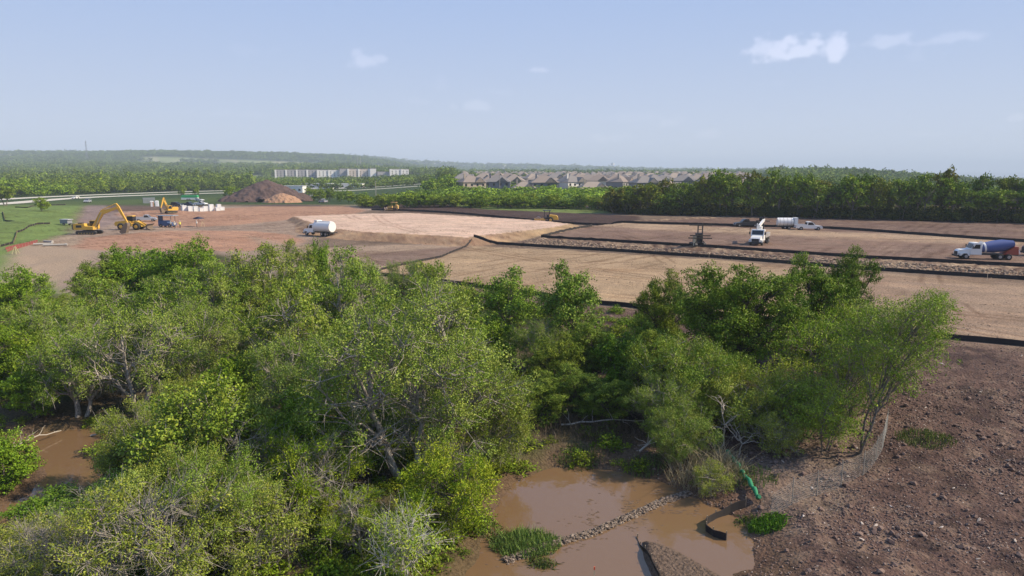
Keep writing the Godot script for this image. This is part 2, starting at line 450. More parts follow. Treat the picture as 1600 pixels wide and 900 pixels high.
# ---------------------------------------------------------------- foliage
class Clump:
	var v := PackedVector3Array()
	var n := PackedVector3Array()
	var cols: Array[PackedColorArray] = []
	var leaves := 0
func make_clump(rng: RandomNumberGenerator, count: int, rad: float, flat: float, ll: float, lw: float, tints: Array, up := 0.5, spray := 0.0) -> Clump:
	var cl := Clump.new()
	cl.leaves = count
	for q in 3: cl.cols.append(PackedColorArray())
	# a few sprigs inside the clump so that leaves gather along twigs
	var sprigs: Array[Vector3] = []
	for q in maxi(4, count / 14):
		var dirn := Vector3(rng.randfn(), rng.randfn() * 0.8 + 0.15, rng.randfn()).normalized()
		sprigs.append(dirn * rad * pow(rng.randf(), 0.5))
	for k in count:
		var sp: Vector3 = sprigs[rng.randi() % sprigs.size()]
		var p := sp + Vector3(rng.randfn(), rng.randfn(), rng.randfn()) * rad * 0.18
		p.y *= flat
		var out := p.normalized()
		var nn := (Vector3(rng.randfn(), rng.randfn(), rng.randfn()) * 0.75 + out * 0.55 + Vector3.UP * up).normalized()
		var a := nn.cross(Vector3(rng.randfn(), rng.randfn(), rng.randfn())).normalized()
		if spray > 0.0: a = (out * spray + a).normalized()
		var b := nn.cross(a).normalized()
		nn = a.cross(b).normalized()
		var l := ll * rng.randf_range(0.65, 1.25)
		var w := lw * rng.randf_range(0.7, 1.25)
		var m := p + a * l * 0.45
		cl.v.append(p); cl.v.append(m + b * w * 0.5); cl.v.append(p + a * l); cl.v.append(m - b * w * 0.5)
		var nrm := (cl.v[cl.v.size() - 2] - p).cross(cl.v[cl.v.size() - 3] - p).normalized()
		for q in 4: cl.n.append(nrm)
		var br := rng.randf_range(0.60, 1.35)
		for q in 3:
			var t: Color = tints[mini(q, tints.size() - 1)]
			var cc := Color(t.r * br * rng.randf_range(0.9, 1.12), t.g * br, t.b * br * rng.randf_range(0.8, 1.2))
			for z in 4: cl.cols[q].append(cc)
	return cl
class Arbor:
	var bark := MB.new()
	var v := PackedVector3Array()
	var n := PackedVector3Array()
	var c := PackedColorArray()
	func add(cl: Clump, t: Transform3D, tint: int) -> void:
		v.append_array(t * cl.v)
		n.append_array(Transform3D(t.basis.orthonormalized(), Vector3.ZERO) * cl.n)
		c.append_array(cl.cols[tint])
	func leaf_mesh() -> ArrayMesh:
		var idx := PackedInt32Array()
		var q := v.size() / 4
		idx.resize(q * 6)
		for k in q:
			var a := k * 4
			var b := k * 6
			idx[b] = a; idx[b + 1] = a + 1; idx[b + 2] = a + 2
			idx[b + 3] = a; idx[b + 4] = a + 2; idx[b + 5] = a + 3
		var arr := []
		arr.resize(Mesh.ARRAY_MAX)
		arr[Mesh.ARRAY_VERTEX] = v; arr[Mesh.ARRAY_NORMAL] = n; arr[Mesh.ARRAY_COLOR] = c; arr[Mesh.ARRAY_INDEX] = idx
		var m := ArrayMesh.new()
		m.add_surface_from_arrays(Mesh.PRIMITIVE_TRIANGLES, arr)
		return m
func bend(a: Vector3, b: Vector3, sag: Vector3, steps: int, rng: RandomNumberGenerator, wob: float) -> PackedVector3Array:
	var out := PackedVector3Array()
	for k in steps + 1:
		var t := float(k) / steps
		var p := a.lerp(b, t) + sag * (4.0 * t * (1.0 - t))
		if k > 0 and k < steps: p += Vector3(rng.randfn(), rng.randfn(), rng.randfn()) * wob
		out.append(p)
	return out
func taper(r0: float, r1: float, steps: int) -> PackedFloat32Array:
	var out := PackedFloat32Array()
	for k in steps + 1: out.append(lerpf(r0, r1, float(k) / steps))
	return out
func leaf_mat(key: String, tint := Color(1, 1, 1)) -> StandardMaterial3D:
	if mats.has(key): return mats[key]
	var m := mat(key, tint, 0.48, 0.0, true)
	m.metallic_specular = 0.18
	m.backlight_enabled = true
	m.backlight = Color(0.44, 0.52, 0.20)
	return m
# P: h height, r crown radius, base crown base height, lobes, clumps, cr clump radius, stems, tr trunk radius,
#    kinds clump list, bare (share of limbs that end without leaves), twig count, lean, fill (inner clumps), droop
func grow(P: Dictionary, sd: int) -> Arbor:
	var rng := RandomNumberGenerator.new()
	rng.seed = sd
	var T := Arbor.new()
	var H: float = P.h
	var R: float = P.r
	var base: float = P.base
	var lean: Vector3 = P.get("lean", Vector3.ZERO)
	var stems: int = P.get("stems", 1)
	var tr: float = P.tr
	var trunks: Array[PackedVector3Array] = []
	for s in stems:
		var an := TAU * s / stems + rng.randf() * 1.2
		var spread: float = 0.0 if stems == 1 else P.get("spread", 0.25) * R
		var top := Vector3(cos(an) * spread, H * rng.randf_range(0.72, 0.86), sin(an) * spread) + lean
		var foot := Vector3(cos(an), 0, sin(an)) * (0.0 if stems == 1 else tr * 1.2) + Vector3(0, -0.35, 0)
		var pts := bend(foot, top, Vector3(rng.randfn(), 0, rng.randfn()) * 0.06 * H - lean * 0.15, 8, rng, 0.012 * H)
		trunks.append(pts)
		T.bark.tint = Color(1, 1, 1) * rng.randf_range(0.85, 1.1)
		T.bark.tube(pts, taper(tr * rng.randf_range(0.8, 1.1), tr * 0.18, 8), 7)
	# lobes of the crown
	var lobes: Array = []
	var L: int = P.lobes
	var cy := (base + H) * 0.5
	var hy := (H - base) * 0.5
	for k in L:
		var up := 1.0 - 2.0 * (k + 0.5) / L
		var ring := sqrt(maxf(0.0, 1.0 - up * up))
		var an := k * 2.39996 + rng.randf() * 0.7
		var q := rng.randf_range(0.55, 0.80)
		var widen: float = P.get("widen", 0.0)
		var pos := Vector3(cos(an) * ring * R * q, cy + up * hy * q, sin(an) * ring * R * q) + lean * clampf((cy + up * hy) / H, 0, 1)
		pos *= Vector3(1, 1, 1)
		var lr: float = R * rng.randf_range(0.34, 0.52) * P.get("lobe", 1.0)
		lobes.append([pos, lr])
	if P.get("mid", true): lobes.append([Vector3(0, cy, 0) + lean * 0.5, R * 0.5])
	var kinds: Array = P.kinds
	var total: int = P.clumps
	var wsum := 0.0
	for lb in lobes: wsum += lb[1] * lb[1]
	for lb in lobes:
		var lp: Vector3 = lb[0]
		var lr: float = lb[1]
		# limb from the nearest stem
		var best := trunks[0]
		for t in trunks:
			if t[6].distance_to(lp) < best[6].distance_to(lp): best = t
		var frac := clampf((lp.y * rng.randf_range(0.45, 0.75)) / best[8].y, 0.12, 0.92)
		var fk := frac * 8.0
		var root := best[int(fk)].lerp(best[mini(8, int(fk) + 1)], fk - int(fk))
		var lt := Color(1, 1, 1) * rng.randf_range(0.85, 1.15)
		T.bark.tint = lt
		var limb := bend(root, lp, Vector3(0, rng.randf_range(-0.05, 0.14) * lr * 2.0, 0), 6, rng, lr * 0.07)
		var r0 := tr * lerpf(0.62, 0.3, frac) * rng.randf_range(0.7, 1.1)
		T.bark.tube(limb, taper(r0, r0 * 0.35, 6), 5)
		var bare: bool = rng.randf() < P.get("bare", 0.0)
		var m := maxi(3, int(round(total * lr * lr / wsum)))
		for k in m:
			var dirn := Vector3(rng.randfn(), rng.randfn() + P.get("rise", 0.35), rng.randfn()).normalized()
			var rr := lr * (pow(rng.randf(), 0.33) if rng.randf() > P.get("fill", 0.25) else rng.randf() * 0.7)
			var pos := lp + dirn * rr * Vector3(1, 0.82, 1)
			if pos.y < 0.15: pos.y = rng.randf_range(0.15, 0.5)
			if rng.randf() < P.get("wood", 0.5) or bare:
				var fr := rng.randi_range(2, 6)
				T.bark.tint = lt * rng.randf_range(0.9, 1.2)
				var br := bend(limb[fr], pos + dirn * 0.2, Vector3(0, P.get("droop", 0.0) + rng.randf_range(-0.1, 0.2), 0) * 0.6, 3, rng, 0.07)
				var bw: float = P.get("tw", 0.022) * rng.randf_range(0.7, 1.4)
				T.bark.tube(br, taper(bw * 1.5, bw * 0.4, 3), 3)
				for z in int(P.get("twigs", 2)):
					var td := (dirn + Vector3(rng.randfn(), rng.randfn(), rng.randfn()) * 0.8).normalized()
					T.bark.tube(PackedVector3Array([br[2], br[2] + td * rng.randf_range(0.4, 1.25)]), taper(bw * 0.7, bw * 0.25, 1), 3)
			if bare and rng.randf() < 0.85: continue
			if P.has("gap"):
				var gp: Array = P.gap
				if pos.x > gp[0] and pos.x < gp[1] and pos.y > gp[2] and pos.y < gp[3] and pos.z > gp[4] and rng.randf() < 0.93: continue
			var sc: float = P.get("cs", 1.0) * rng.randf_range(0.75, 1.25)
			var bs := Basis(Vector3.UP, rng.randf() * TAU) * Basis(Vector3(rng.randfn(), 0.1, rng.randfn()).normalized(), rng.randf_range(-0.5, 0.5))
			T.add(kinds[rng.randi() % kinds.size()], Transform3D(bs.scaled(Vector3.ONE * sc), pos), rng.randi() % 3)
	return T
func tree_thing(called: String, T: Arbor, bark: Material, leaf: Material, label: String, category := "tree", group := "") -> Node3D:
	var o := thing(called, label, category, Vector3.ZERO, 0.0, group)
	if T.bark.v.size() > 0: part("trunk", T.bark, bark, o)
	var l := MeshInstance3D.new()
	l.name = "crown"
	l.mesh = T.leaf_mesh()
	l.material_override = leaf
	o.add_child(l)
	return o

# ---------------------------------------------------------------- scene
func _ready() -> void:
	setup()
	build_ground()
	water()
	near_trees()
	far_woods()
	extras()

func setup() -> void:
	for p in [[n_big, 11, 0.004], [n_mid, 12, 0.05], [n_fine, 13, 0.16], [n_rag, 14, 0.12]]:
		p[0].seed = p[1]
		p[0].frequency = p[2]
		p[0].noise_type = FastNoiseLite.TYPE_SIMPLEX_SMOOTH
		p[0].fractal_octaves = 4
	zones()
	var cam := Camera3D.new()
	cam.name = "camera"
	cam.fov = 44.46
	cam.near = 0.5
	cam.far = 30000.0
	add_child(cam)
	cam.position = Vector3(0, 14, 0)
	cam.rotation_degrees = Vector3(-9.3, 0, 0)
	cam.current = true
	var sky := ProceduralSkyMaterial.new()
	sky.sky_top_color = Color(0.485, 0.60, 0.79)
	sky.sky_horizon_color = Color(0.74, 0.765, 0.80)
	sky.sky_curve = 0.13
	sky.sky_energy_multiplier = 1.0
	sky.ground_bottom_color = Color(0.35, 0.35, 0.30)
	sky.ground_horizon_color = Color(0.70, 0.76, 0.84)
	sky.sun_angle_max = 20.0
	sky.sky_cover = clouds()
	sky.sky_cover_modulate = Color(1, 1, 1, 1)
	var s := Sky.new()
	s.sky_material = sky
	var env := Environment.new()
	env.background_mode = Environment.BG_SKY
	env.sky = s
	env.ambient_light_source = Environment.AMBIENT_SOURCE_SKY
	env.tonemap_mode = Environment.TONE_MAPPER_LINEAR
	env.tonemap_exposure = 1.4
	env.fog_enabled = true
	env.fog_density = 0.00018
	env.fog_light_color = Color(0.87, 0.935, 1.0)
	env.sdfgi_enabled = true
	env.ssao_enabled = true
	env.ssil_enabled = true
	var we := WorldEnvironment.new()
	we.name = "environment"
	we.environment = env
	add_child(we)
	var sun := DirectionalLight3D.new()
	sun.name = "sun"
	sun.light_energy = 1.6
	sun.light_color = Color(1.0, 0.935, 0.83)
	sun.light_angular_distance = 0.55
	sun.shadow_enabled = true
	add_child(sun)
	var to := Vector3(0.97, 0.0, 0.06).normalized() * cos(deg_to_rad(38)) + Vector3.UP * sin(deg_to_rad(38))
	sun.look_at_from_position(Vector3.ZERO, -to, Vector3.UP)

func clouds() -> ImageTexture:
	var W := 4096
	var H := 2048
	var im := Image.create(W, H, false, Image.FORMAT_RGBA8)
	var f := FastNoiseLite.new()
	f.seed = 21
	f.noise_type = FastNoiseLite.TYPE_SIMPLEX_SMOOTH
	f.frequency = 0.05
	f.fractal_octaves = 5
	# azimuth (degrees, right of the view), elevation, half width, half height, strength, raggedness
	var puffs := [[21.22, 8.66, 3.25, 0.99, 1.00], [23.64, 8.68, 0.98, 1.07, 1.00], [19.01, 8.87, 1.37, 0.82, 0.80], [26.79, 8.88, 2.16, 0.52, 0.50], [30.42, 8.82, 2.29, 0.42, 0.36], [28.43, 7.84, 1.71, 0.43, 0.10], [-11.76, 8.26, 1.24, 0.76, 0.50], [-10.30, 8.67, 1.05, 0.53, 0.45], [-19.46, 8.75, 1.83, 0.55, 0.08], [2.26, 7.95, 0.97, 0.24, 0.45], [-3.13, 5.11, 1.47, 0.44, 0.30], [-5.52, 6.78, 0.78, 0.58, 0.08], [-7.54, 5.51, 1.36, 0.29, 0.10], [-1.01, 6.33, 1.96, 0.39, 0.10], [7.35, 2.68, 1.67, 0.39, 0.18], [12.01, 3.76, 1.06, 0.43, 0.18], [15.40, 2.99, 1.43, 0.67, 0.18], [10.04, 4.22, 2.91, 0.39, 0.09], [34.97, 3.55, 0.56, 0.32, 0.25], [19.59, 6.51, 1.38, 0.23, 0.06], [-13.46, 3.73, 1.25, 0.38, 0.08], [-21.27, 4.27, 2.75, 0.32, 0.07], [30.01, 2.60, 1.03, 0.34, 0.12],
		[58, 12, 4, 1.2, 0.6], [75, 9, 5, 1.0, 0.4], [-60, 11, 4, 1.0, 0.5], [-85, 8, 5, 0.8, 0.4], [110, 12, 5, 1.4, 0.6], [150, 9, 6, 1.2, 0.5], [-130, 12, 5, 1.2, 0.6], [180, 14, 6, 1.4, 0.5]]
	for p in puffs:
		var cx: float = (1.0 + p[0] / 360.0) * W
		var cy: float = (0.5 - p[1] / 180.0) * H
		var rx: float = p[2] / 360.0 * W * 1.2
		var ry: float = p[3] / 180.0 * H * 1.3
		for y in range(int(cy - ry * 1.4), int(cy + ry * 1.4)):
			for x in range(int(cx - rx * 1.4), int(cx + rx * 1.4)):
				var u := (x - cx) / rx
				var w := (y - cy) / ry
				if w > 0.0: w *= 1.5
				var nn := f.get_noise_2d(x * 0.9, y * 1.3)
				var a := sm(0.0, 0.75, 1.0 - sqrt(u * u + w * w) + nn * 0.95) * sm(1.35, 0.9, sqrt(u * u + w * w))
				a = a * float(p[4]) * 0.19
				if a <= 0.004: continue
				var px := posmod(x, W)
				var o := im.get_pixel(px, y)
				a = minf(1.0, maxf(o.a, a))
				im.set_pixel(px, y, Color(1.0, 0.93, 0.90, a))
	return ImageTexture.create_from_image(im)

func water() -> void:
	var m := mat("muddy_water", Color(0.165, 0.100, 0.052), 0.06)
	m.normal_enabled = true
	m.normal_texture = noise_tex(8, 0.012, [], 512, true, 3, 1.2)
	m.normal_scale = 0.35
	m.metallic_specular = 0.5
	m.uv1_triplanar = true
	m.uv1_world_triplanar = true
	m.uv1_scale = Vector3(0.2, 0.2, 0.2)
	var mb := MB.new()
	for g in 12:
		for k in 8:
			var x0 := -48.0 + g * 7.0
			var z0 := -52.0 + k * 5.0
			mb.quad(Vector3(x0, WATER, z0), Vector3(x0 + 7.0, WATER, z0), Vector3(x0 + 7.0, WATER, z0 + 5.0), Vector3(x0, WATER, z0 + 5.0), Vector3.UP)
	solo("water", mb, m, "brown muddy water of the creek and its flooded pool", "", "", "structure")

var K := {}      # clump sets
var V := {}      # tree models: [node, height, radius]
func sets() -> void:
	var rng := RandomNumberGenerator.new()
	rng.seed = 77
	var defs := {
		"elm": [185, 0.7, 0.8, 0.128, 0.06, [Color(0.217, 0.294, 0.050), Color(0.175, 0.249, 0.038), Color(0.269, 0.333, 0.068)], 0.5, 0.0],
		"elm_mid": [125, 0.82, 0.75, 0.2, 0.092, [Color(0.205, 0.290, 0.045), Color(0.163, 0.243, 0.035), Color(0.252, 0.321, 0.061)], 0.5, 0.0],
		"lush": [115, 0.76, 0.8, 0.2, 0.11, [Color(0.159, 0.261, 0.023), Color(0.127, 0.216, 0.018), Color(0.201, 0.305, 0.030)], 0.6, 0.0],
		"cedar": [160, 0.52, 0.85, 0.14, 0.042, [Color(0.260, 0.340, 0.024), Color(0.193, 0.278, 0.021), Color(0.319, 0.367, 0.035)], 0.4, 0.9],
		"broad": [115, 0.66, 0.8, 0.165, 0.105, [Color(0.215, 0.312, 0.044), Color(0.169, 0.261, 0.035), Color(0.260, 0.347, 0.056)], 0.8, 0.0],
		"oak": [150, 0.74, 0.6, 0.165, 0.082, [Color(0.158, 0.224, 0.030), Color(0.121, 0.179, 0.024), Color(0.196, 0.261, 0.038)], 0.7, 0.0],
		"olive": [125, 0.64, 0.8, 0.135, 0.052, [Color(0.266, 0.303, 0.051), Color(0.222, 0.260, 0.041), Color(0.320, 0.341, 0.070)], 0.3, 0.3],
		"airy": [54, 0.74, 0.7, 0.14, 0.05, [Color(0.241, 0.327, 0.035), Color(0.206, 0.293, 0.032), Color(0.285, 0.354, 0.046)], 0.4, 0.2],
		"far": [30, 1.15, 0.75, 0.56, 0.36, [Color(0.177, 0.243, 0.029), Color(0.130, 0.190, 0.023), Color(0.219, 0.281, 0.035)], 0.6, 0.0],
		"far_bright": [30, 1.0, 0.8, 0.52, 0.32, [Color(0.205, 0.290, 0.027), Color(0.164, 0.246, 0.024), Color(0.251, 0.325, 0.035)], 0.6, 0.0],
		"wood": [14, 2.4, 0.7, 1.7, 1.2, [Color(0.137, 0.194, 0.024), Color(0.109, 0.157, 0.022), Color(0.177, 0.232, 0.032)], 0.7, 0.0]}
	for k in defs:
		var q: Array = defs[k]
		var l := []
		for z in 5: l.append(make_clump(rng, q[0], q[1], q[2], q[3], q[4], q[5], q[6], q[7]))
		K[k] = l
func model(key: String, called: String, P: Dictionary, sd: int, bark: Material, leaf: Material, category := "tree") -> void:
	var o := tree_thing(called, grow(P, sd), bark, leaf, "", category)
	remove_child(o)
	taken[called] = -1 if not taken.has(called) else taken[called]
	V[key] = [o, P.h, P.r, called]
func numbered_first(called: String) -> String:
	taken[called] += 1
	return called if taken[called] == 0 else "%s_%03d" % [called, taken[called]]
func plant(key: String, x: float, d: float, h: float, w: float, turn: float, label: String, group := "", sink := 0.0) -> Node3D:
	var m: Array = V[key]
	var o: Node3D = m[0].duplicate()
	o.name = numbered_first(m[3])
	add_child(o)
	var sx: float = w * 0.5 / (m[2] * 1.12)
	o.transform = Transform3D(Basis(Vector3.UP, turn).scaled_local(Vector3(sx, h / (m[1] * 1.0), sx)), at(x, d, -sink))
	o.set_meta("label", label)
	if group: o.set_meta("group", group)
	var tone := hash([snappedf(x, 0.1), snappedf(d, 0.1)]) % 5
	if tone > 1:
		var crown: MeshInstance3D = o.get_node("crown")
		crown.material_override = leaf_mat("leaves_%d" % tone, [Color(0.86, 0.92, 0.8), Color(1.0, 0.93, 0.85), Color(0.8, 0.84, 0.9)][tone - 2])
	if key.begins_with("line"):
		var crown: MeshInstance3D = o.get_node("crown")
		var pick := hash([snappedf(x, 0.1), snappedf(d, 0.1), 3]) % 7
		crown.material_override = leaf_mat("wood_leaf_%d" % pick, [Color(1, 1, 1), Color(0.68, 0.76, 0.68), Color(1, 0.86, 0.72), Color(0.82, 0.62, 0.72), Color(0.95, 1, 0.68), Color(0.6, 0.68, 0.66), Color(0.9, 0.95, 0.9)][pick])
	return o
func bark(key: String, lin: Color) -> StandardMaterial3D:
	var m := mat(key, lin, 0.95, 0.0, true)
	m.albedo_texture = noise_tex(9, 0.03, [0.35, 0.7, 0.95, 1.0], 256)
	m.uv1_triplanar = true
	m.uv1_scale = Vector3(1.1, 0.5, 1.1)
	return m
func near_trees() -> void:
	sets()
	var pale := bark("pale_bark", Color(0.46, 0.41, 0.345))
	var grey := bark("grey_bark", Color(0.25, 0.21, 0.17))
	var dark := bark("dark_bark", Color(0.09, 0.07, 0.055))
	var lm := leaf_mat("leaves")
	model("elm1", "elm_tree", {"h": 11.0, "r": 6.8, "base": 1.2, "gap": [-2.6, 1.6, 1.6, 6.4, 0.4], "lobes": 22, "clumps": 430, "stems": 3, "tr": 0.25, "spread": 0.3, "kinds": K.elm, "wood": 1.0, "twigs": 4, "tw": 0.026, "bare": 0.12, "fill": 0.2, "lobe": 0.8}, 101, pale, lm)
	model("elm2", "elm_tree", {"h": 9.0, "r": 5.0, "base": 0.8, "lobes": 16, "clumps": 240, "stems": 2, "tr": 0.2, "kinds": K.elm_mid, "wood": 0.9, "twigs": 3, "tw": 0.028, "bare": 0.12, "lobe": 0.85}, 102, pale, lm)
	model("elm3", "elm_tree", {"h": 8.5, "r": 4.6, "base": 0.6, "lobes": 14, "clumps": 220, "stems": 3, "tr": 0.16, "kinds": K.elm_mid, "wood": 0.8, "twigs": 3, "tw": 0.028, "bare": 0.08, "lobe": 0.9}, 103, pale, lm)
	model("elm4", "elm_tree", {"h": 7.5, "r": 4.4, "base": 0.4, "lobes": 14, "clumps": 260, "stems": 2, "tr": 0.17, "kinds": K.elm, "wood": 1.0, "twigs": 4, "tw": 0.024, "bare": 0.14, "lobe": 0.85}, 104, pale, lm)
	model("limb", "limbed_tree", {"h": 7.2, "r": 4.5, "base": 1.5, "lobes": 13, "clumps": 190, "stems": 2, "tr": 0.24, "kinds": K.elm, "wood": 1.0, "twigs": 3, "tw": 0.034, "bare": 0.35, "lobe": 0.8}, 105, pale, lm)
	model("lush1", "leafy_tree", {"h": 8.0, "r": 4.2, "base": 0.2, "lobes": 15, "clumps": 230, "stems": 2, "tr": 0.16, "kinds": K.lush, "wood": 0.35, "twigs": 1, "lobe": 0.9}, 106, grey, lm)
	model("lush2", "leafy_shrub", {"h": 4.5, "r": 2.5, "base": 0.1, "lobes": 10, "clumps": 110, "stems": 3, "tr": 0.08, "kinds": K.lush, "wood": 0.3, "twigs": 1, "cs": 0.85, "lobe": 0.95}, 107, grey, lm, "shrub")
	model("cedar1", "cedar_tree", {"h": 5.0, "r": 2.4, "base": 0.5, "lobes": 16, "clumps": 210, "stems": 1, "tr": 0.13, "kinds": K.cedar, "wood": 0.6, "twigs": 2, "tw": 0.016, "lobe": 0.75, "bare": 0.05, "cs": 0.9}, 108, grey, lm)
	model("cedar2", "cedar_tree", {"h": 3.8, "r": 2.4, "base": 0.2, "lobes": 12, "clumps": 150, "stems": 2, "tr": 0.09, "kinds": K.cedar, "wood": 0.8, "twigs": 4, "tw": 0.016, "lobe": 0.8, "bare": 0.25, "cs": 0.9}, 109, pale, lm)
	model("broad", "broadleaf_tree", {"h": 6.4, "r": 4.0, "base": 0.2, "lobes": 16, "clumps": 260, "stems": 3, "tr": 0.13, "kinds": K.broad, "wood": 0.7, "twigs": 2, "tw": 0.022, "bare": 0.06, "lobe": 0.8}, 110, pale, lm)
	model("bare", "bare_limbed_tree", {"h": 4.6, "r": 3.8, "base": 0.8, "lobes": 14, "clumps": 190, "stems": 4, "tr": 0.12, "spread": 0.4, "kinds": K.olive, "wood": 1.0, "twigs": 6, "tw": 0.020, "bare": 0.45, "lobe": 0.75, "cs": 0.9}, 111, pale, lm)
	model("olive", "olive_shrub", {"h": 3.4, "r": 2.6, "base": 0.1, "lobes": 11, "clumps": 130, "stems": 4, "tr": 0.07, "kinds": K.olive, "wood": 1.0, "twigs": 4, "tw": 0.013, "bare": 0.1, "lobe": 0.85}, 112, pale, lm, "shrub")
	model("olive2", "drooping_tree", {"h": 5.6, "r": 4.2, "base": 0.5, "lobes": 14, "clumps": 300, "stems": 3, "tr": 0.15, "spread": 0.4, "kinds": K.olive + K.elm, "wood": 0.6, "twigs": 2, "tw": 0.018, "bare": 0.06, "lobe": 0.8, "droop": -0.3, "rise": 0.0}, 113, pale, lm)
	model("oak1", "oak_tree", {"h": 8.7, "r": 5.4, "base": 1.6, "lobes": 20, "clumps": 430, "stems": 1, "tr": 0.3, "kinds": K.oak, "wood": 0.6, "twigs": 1, "tw": 0.03, "lobe": 0.72, "bare": 0.04}, 114, dark, lm)
	model("oak2", "oak_tree", {"h": 7.8, "r": 4.0, "base": 1.0, "lobes": 15, "clumps": 260, "stems": 2, "tr": 0.2, "kinds": K.oak, "wood": 0.6, "twigs": 1, "tw": 0.03, "lobe": 0.75, "bare": 0.06}, 115, dark, lm)
	model("airy1", "slender_tree", {"h": 10.0, "r": 2.6, "base": 2.4, "lobes": 15, "clumps": 230, "stems": 2, "tr": 0.10, "kinds": K.airy, "wood": 0.8, "twigs": 2, "tw": 0.012, "lobe": 0.9, "lean": Vector3(2.8, 0, 0.4), "spread": 0.3}, 116, grey, lm)
	model("airy2", "slender_tree", {"h": 5.0, "r": 2.4, "base": 0.6, "lobes": 12, "clumps": 200, "stems": 3, "tr": 0.06, "kinds": K.airy, "wood": 0.8, "twigs": 2, "tw": 0.012, "lobe": 0.9, "spread": 0.5}, 117, grey, lm)
	model("light1", "light_green_tree", {"h": 8.6, "r": 2.8, "base": 2.4, "lobes": 12, "clumps": 130, "stems": 1, "tr": 0.15, "kinds": K.broad, "wood": 0.6, "twigs": 1, "tw": 0.022, "lobe": 0.8, "cs": 1.1}, 118, grey, lm)
	model("sapling", "pale_sapling", {"h": 3.6, "r": 1.8, "base": 0.4, "lobes": 9, "clumps": 90, "stems": 1, "tr": 0.05, "kinds": K.airy, "wood": 1.0, "twigs": 6, "tw": 0.013, "lobe": 0.85, "bare": 0.1}, 119, mat("silver_bark", Color(0.50, 0.47, 0.42), 0.9, 0.0, true), lm)
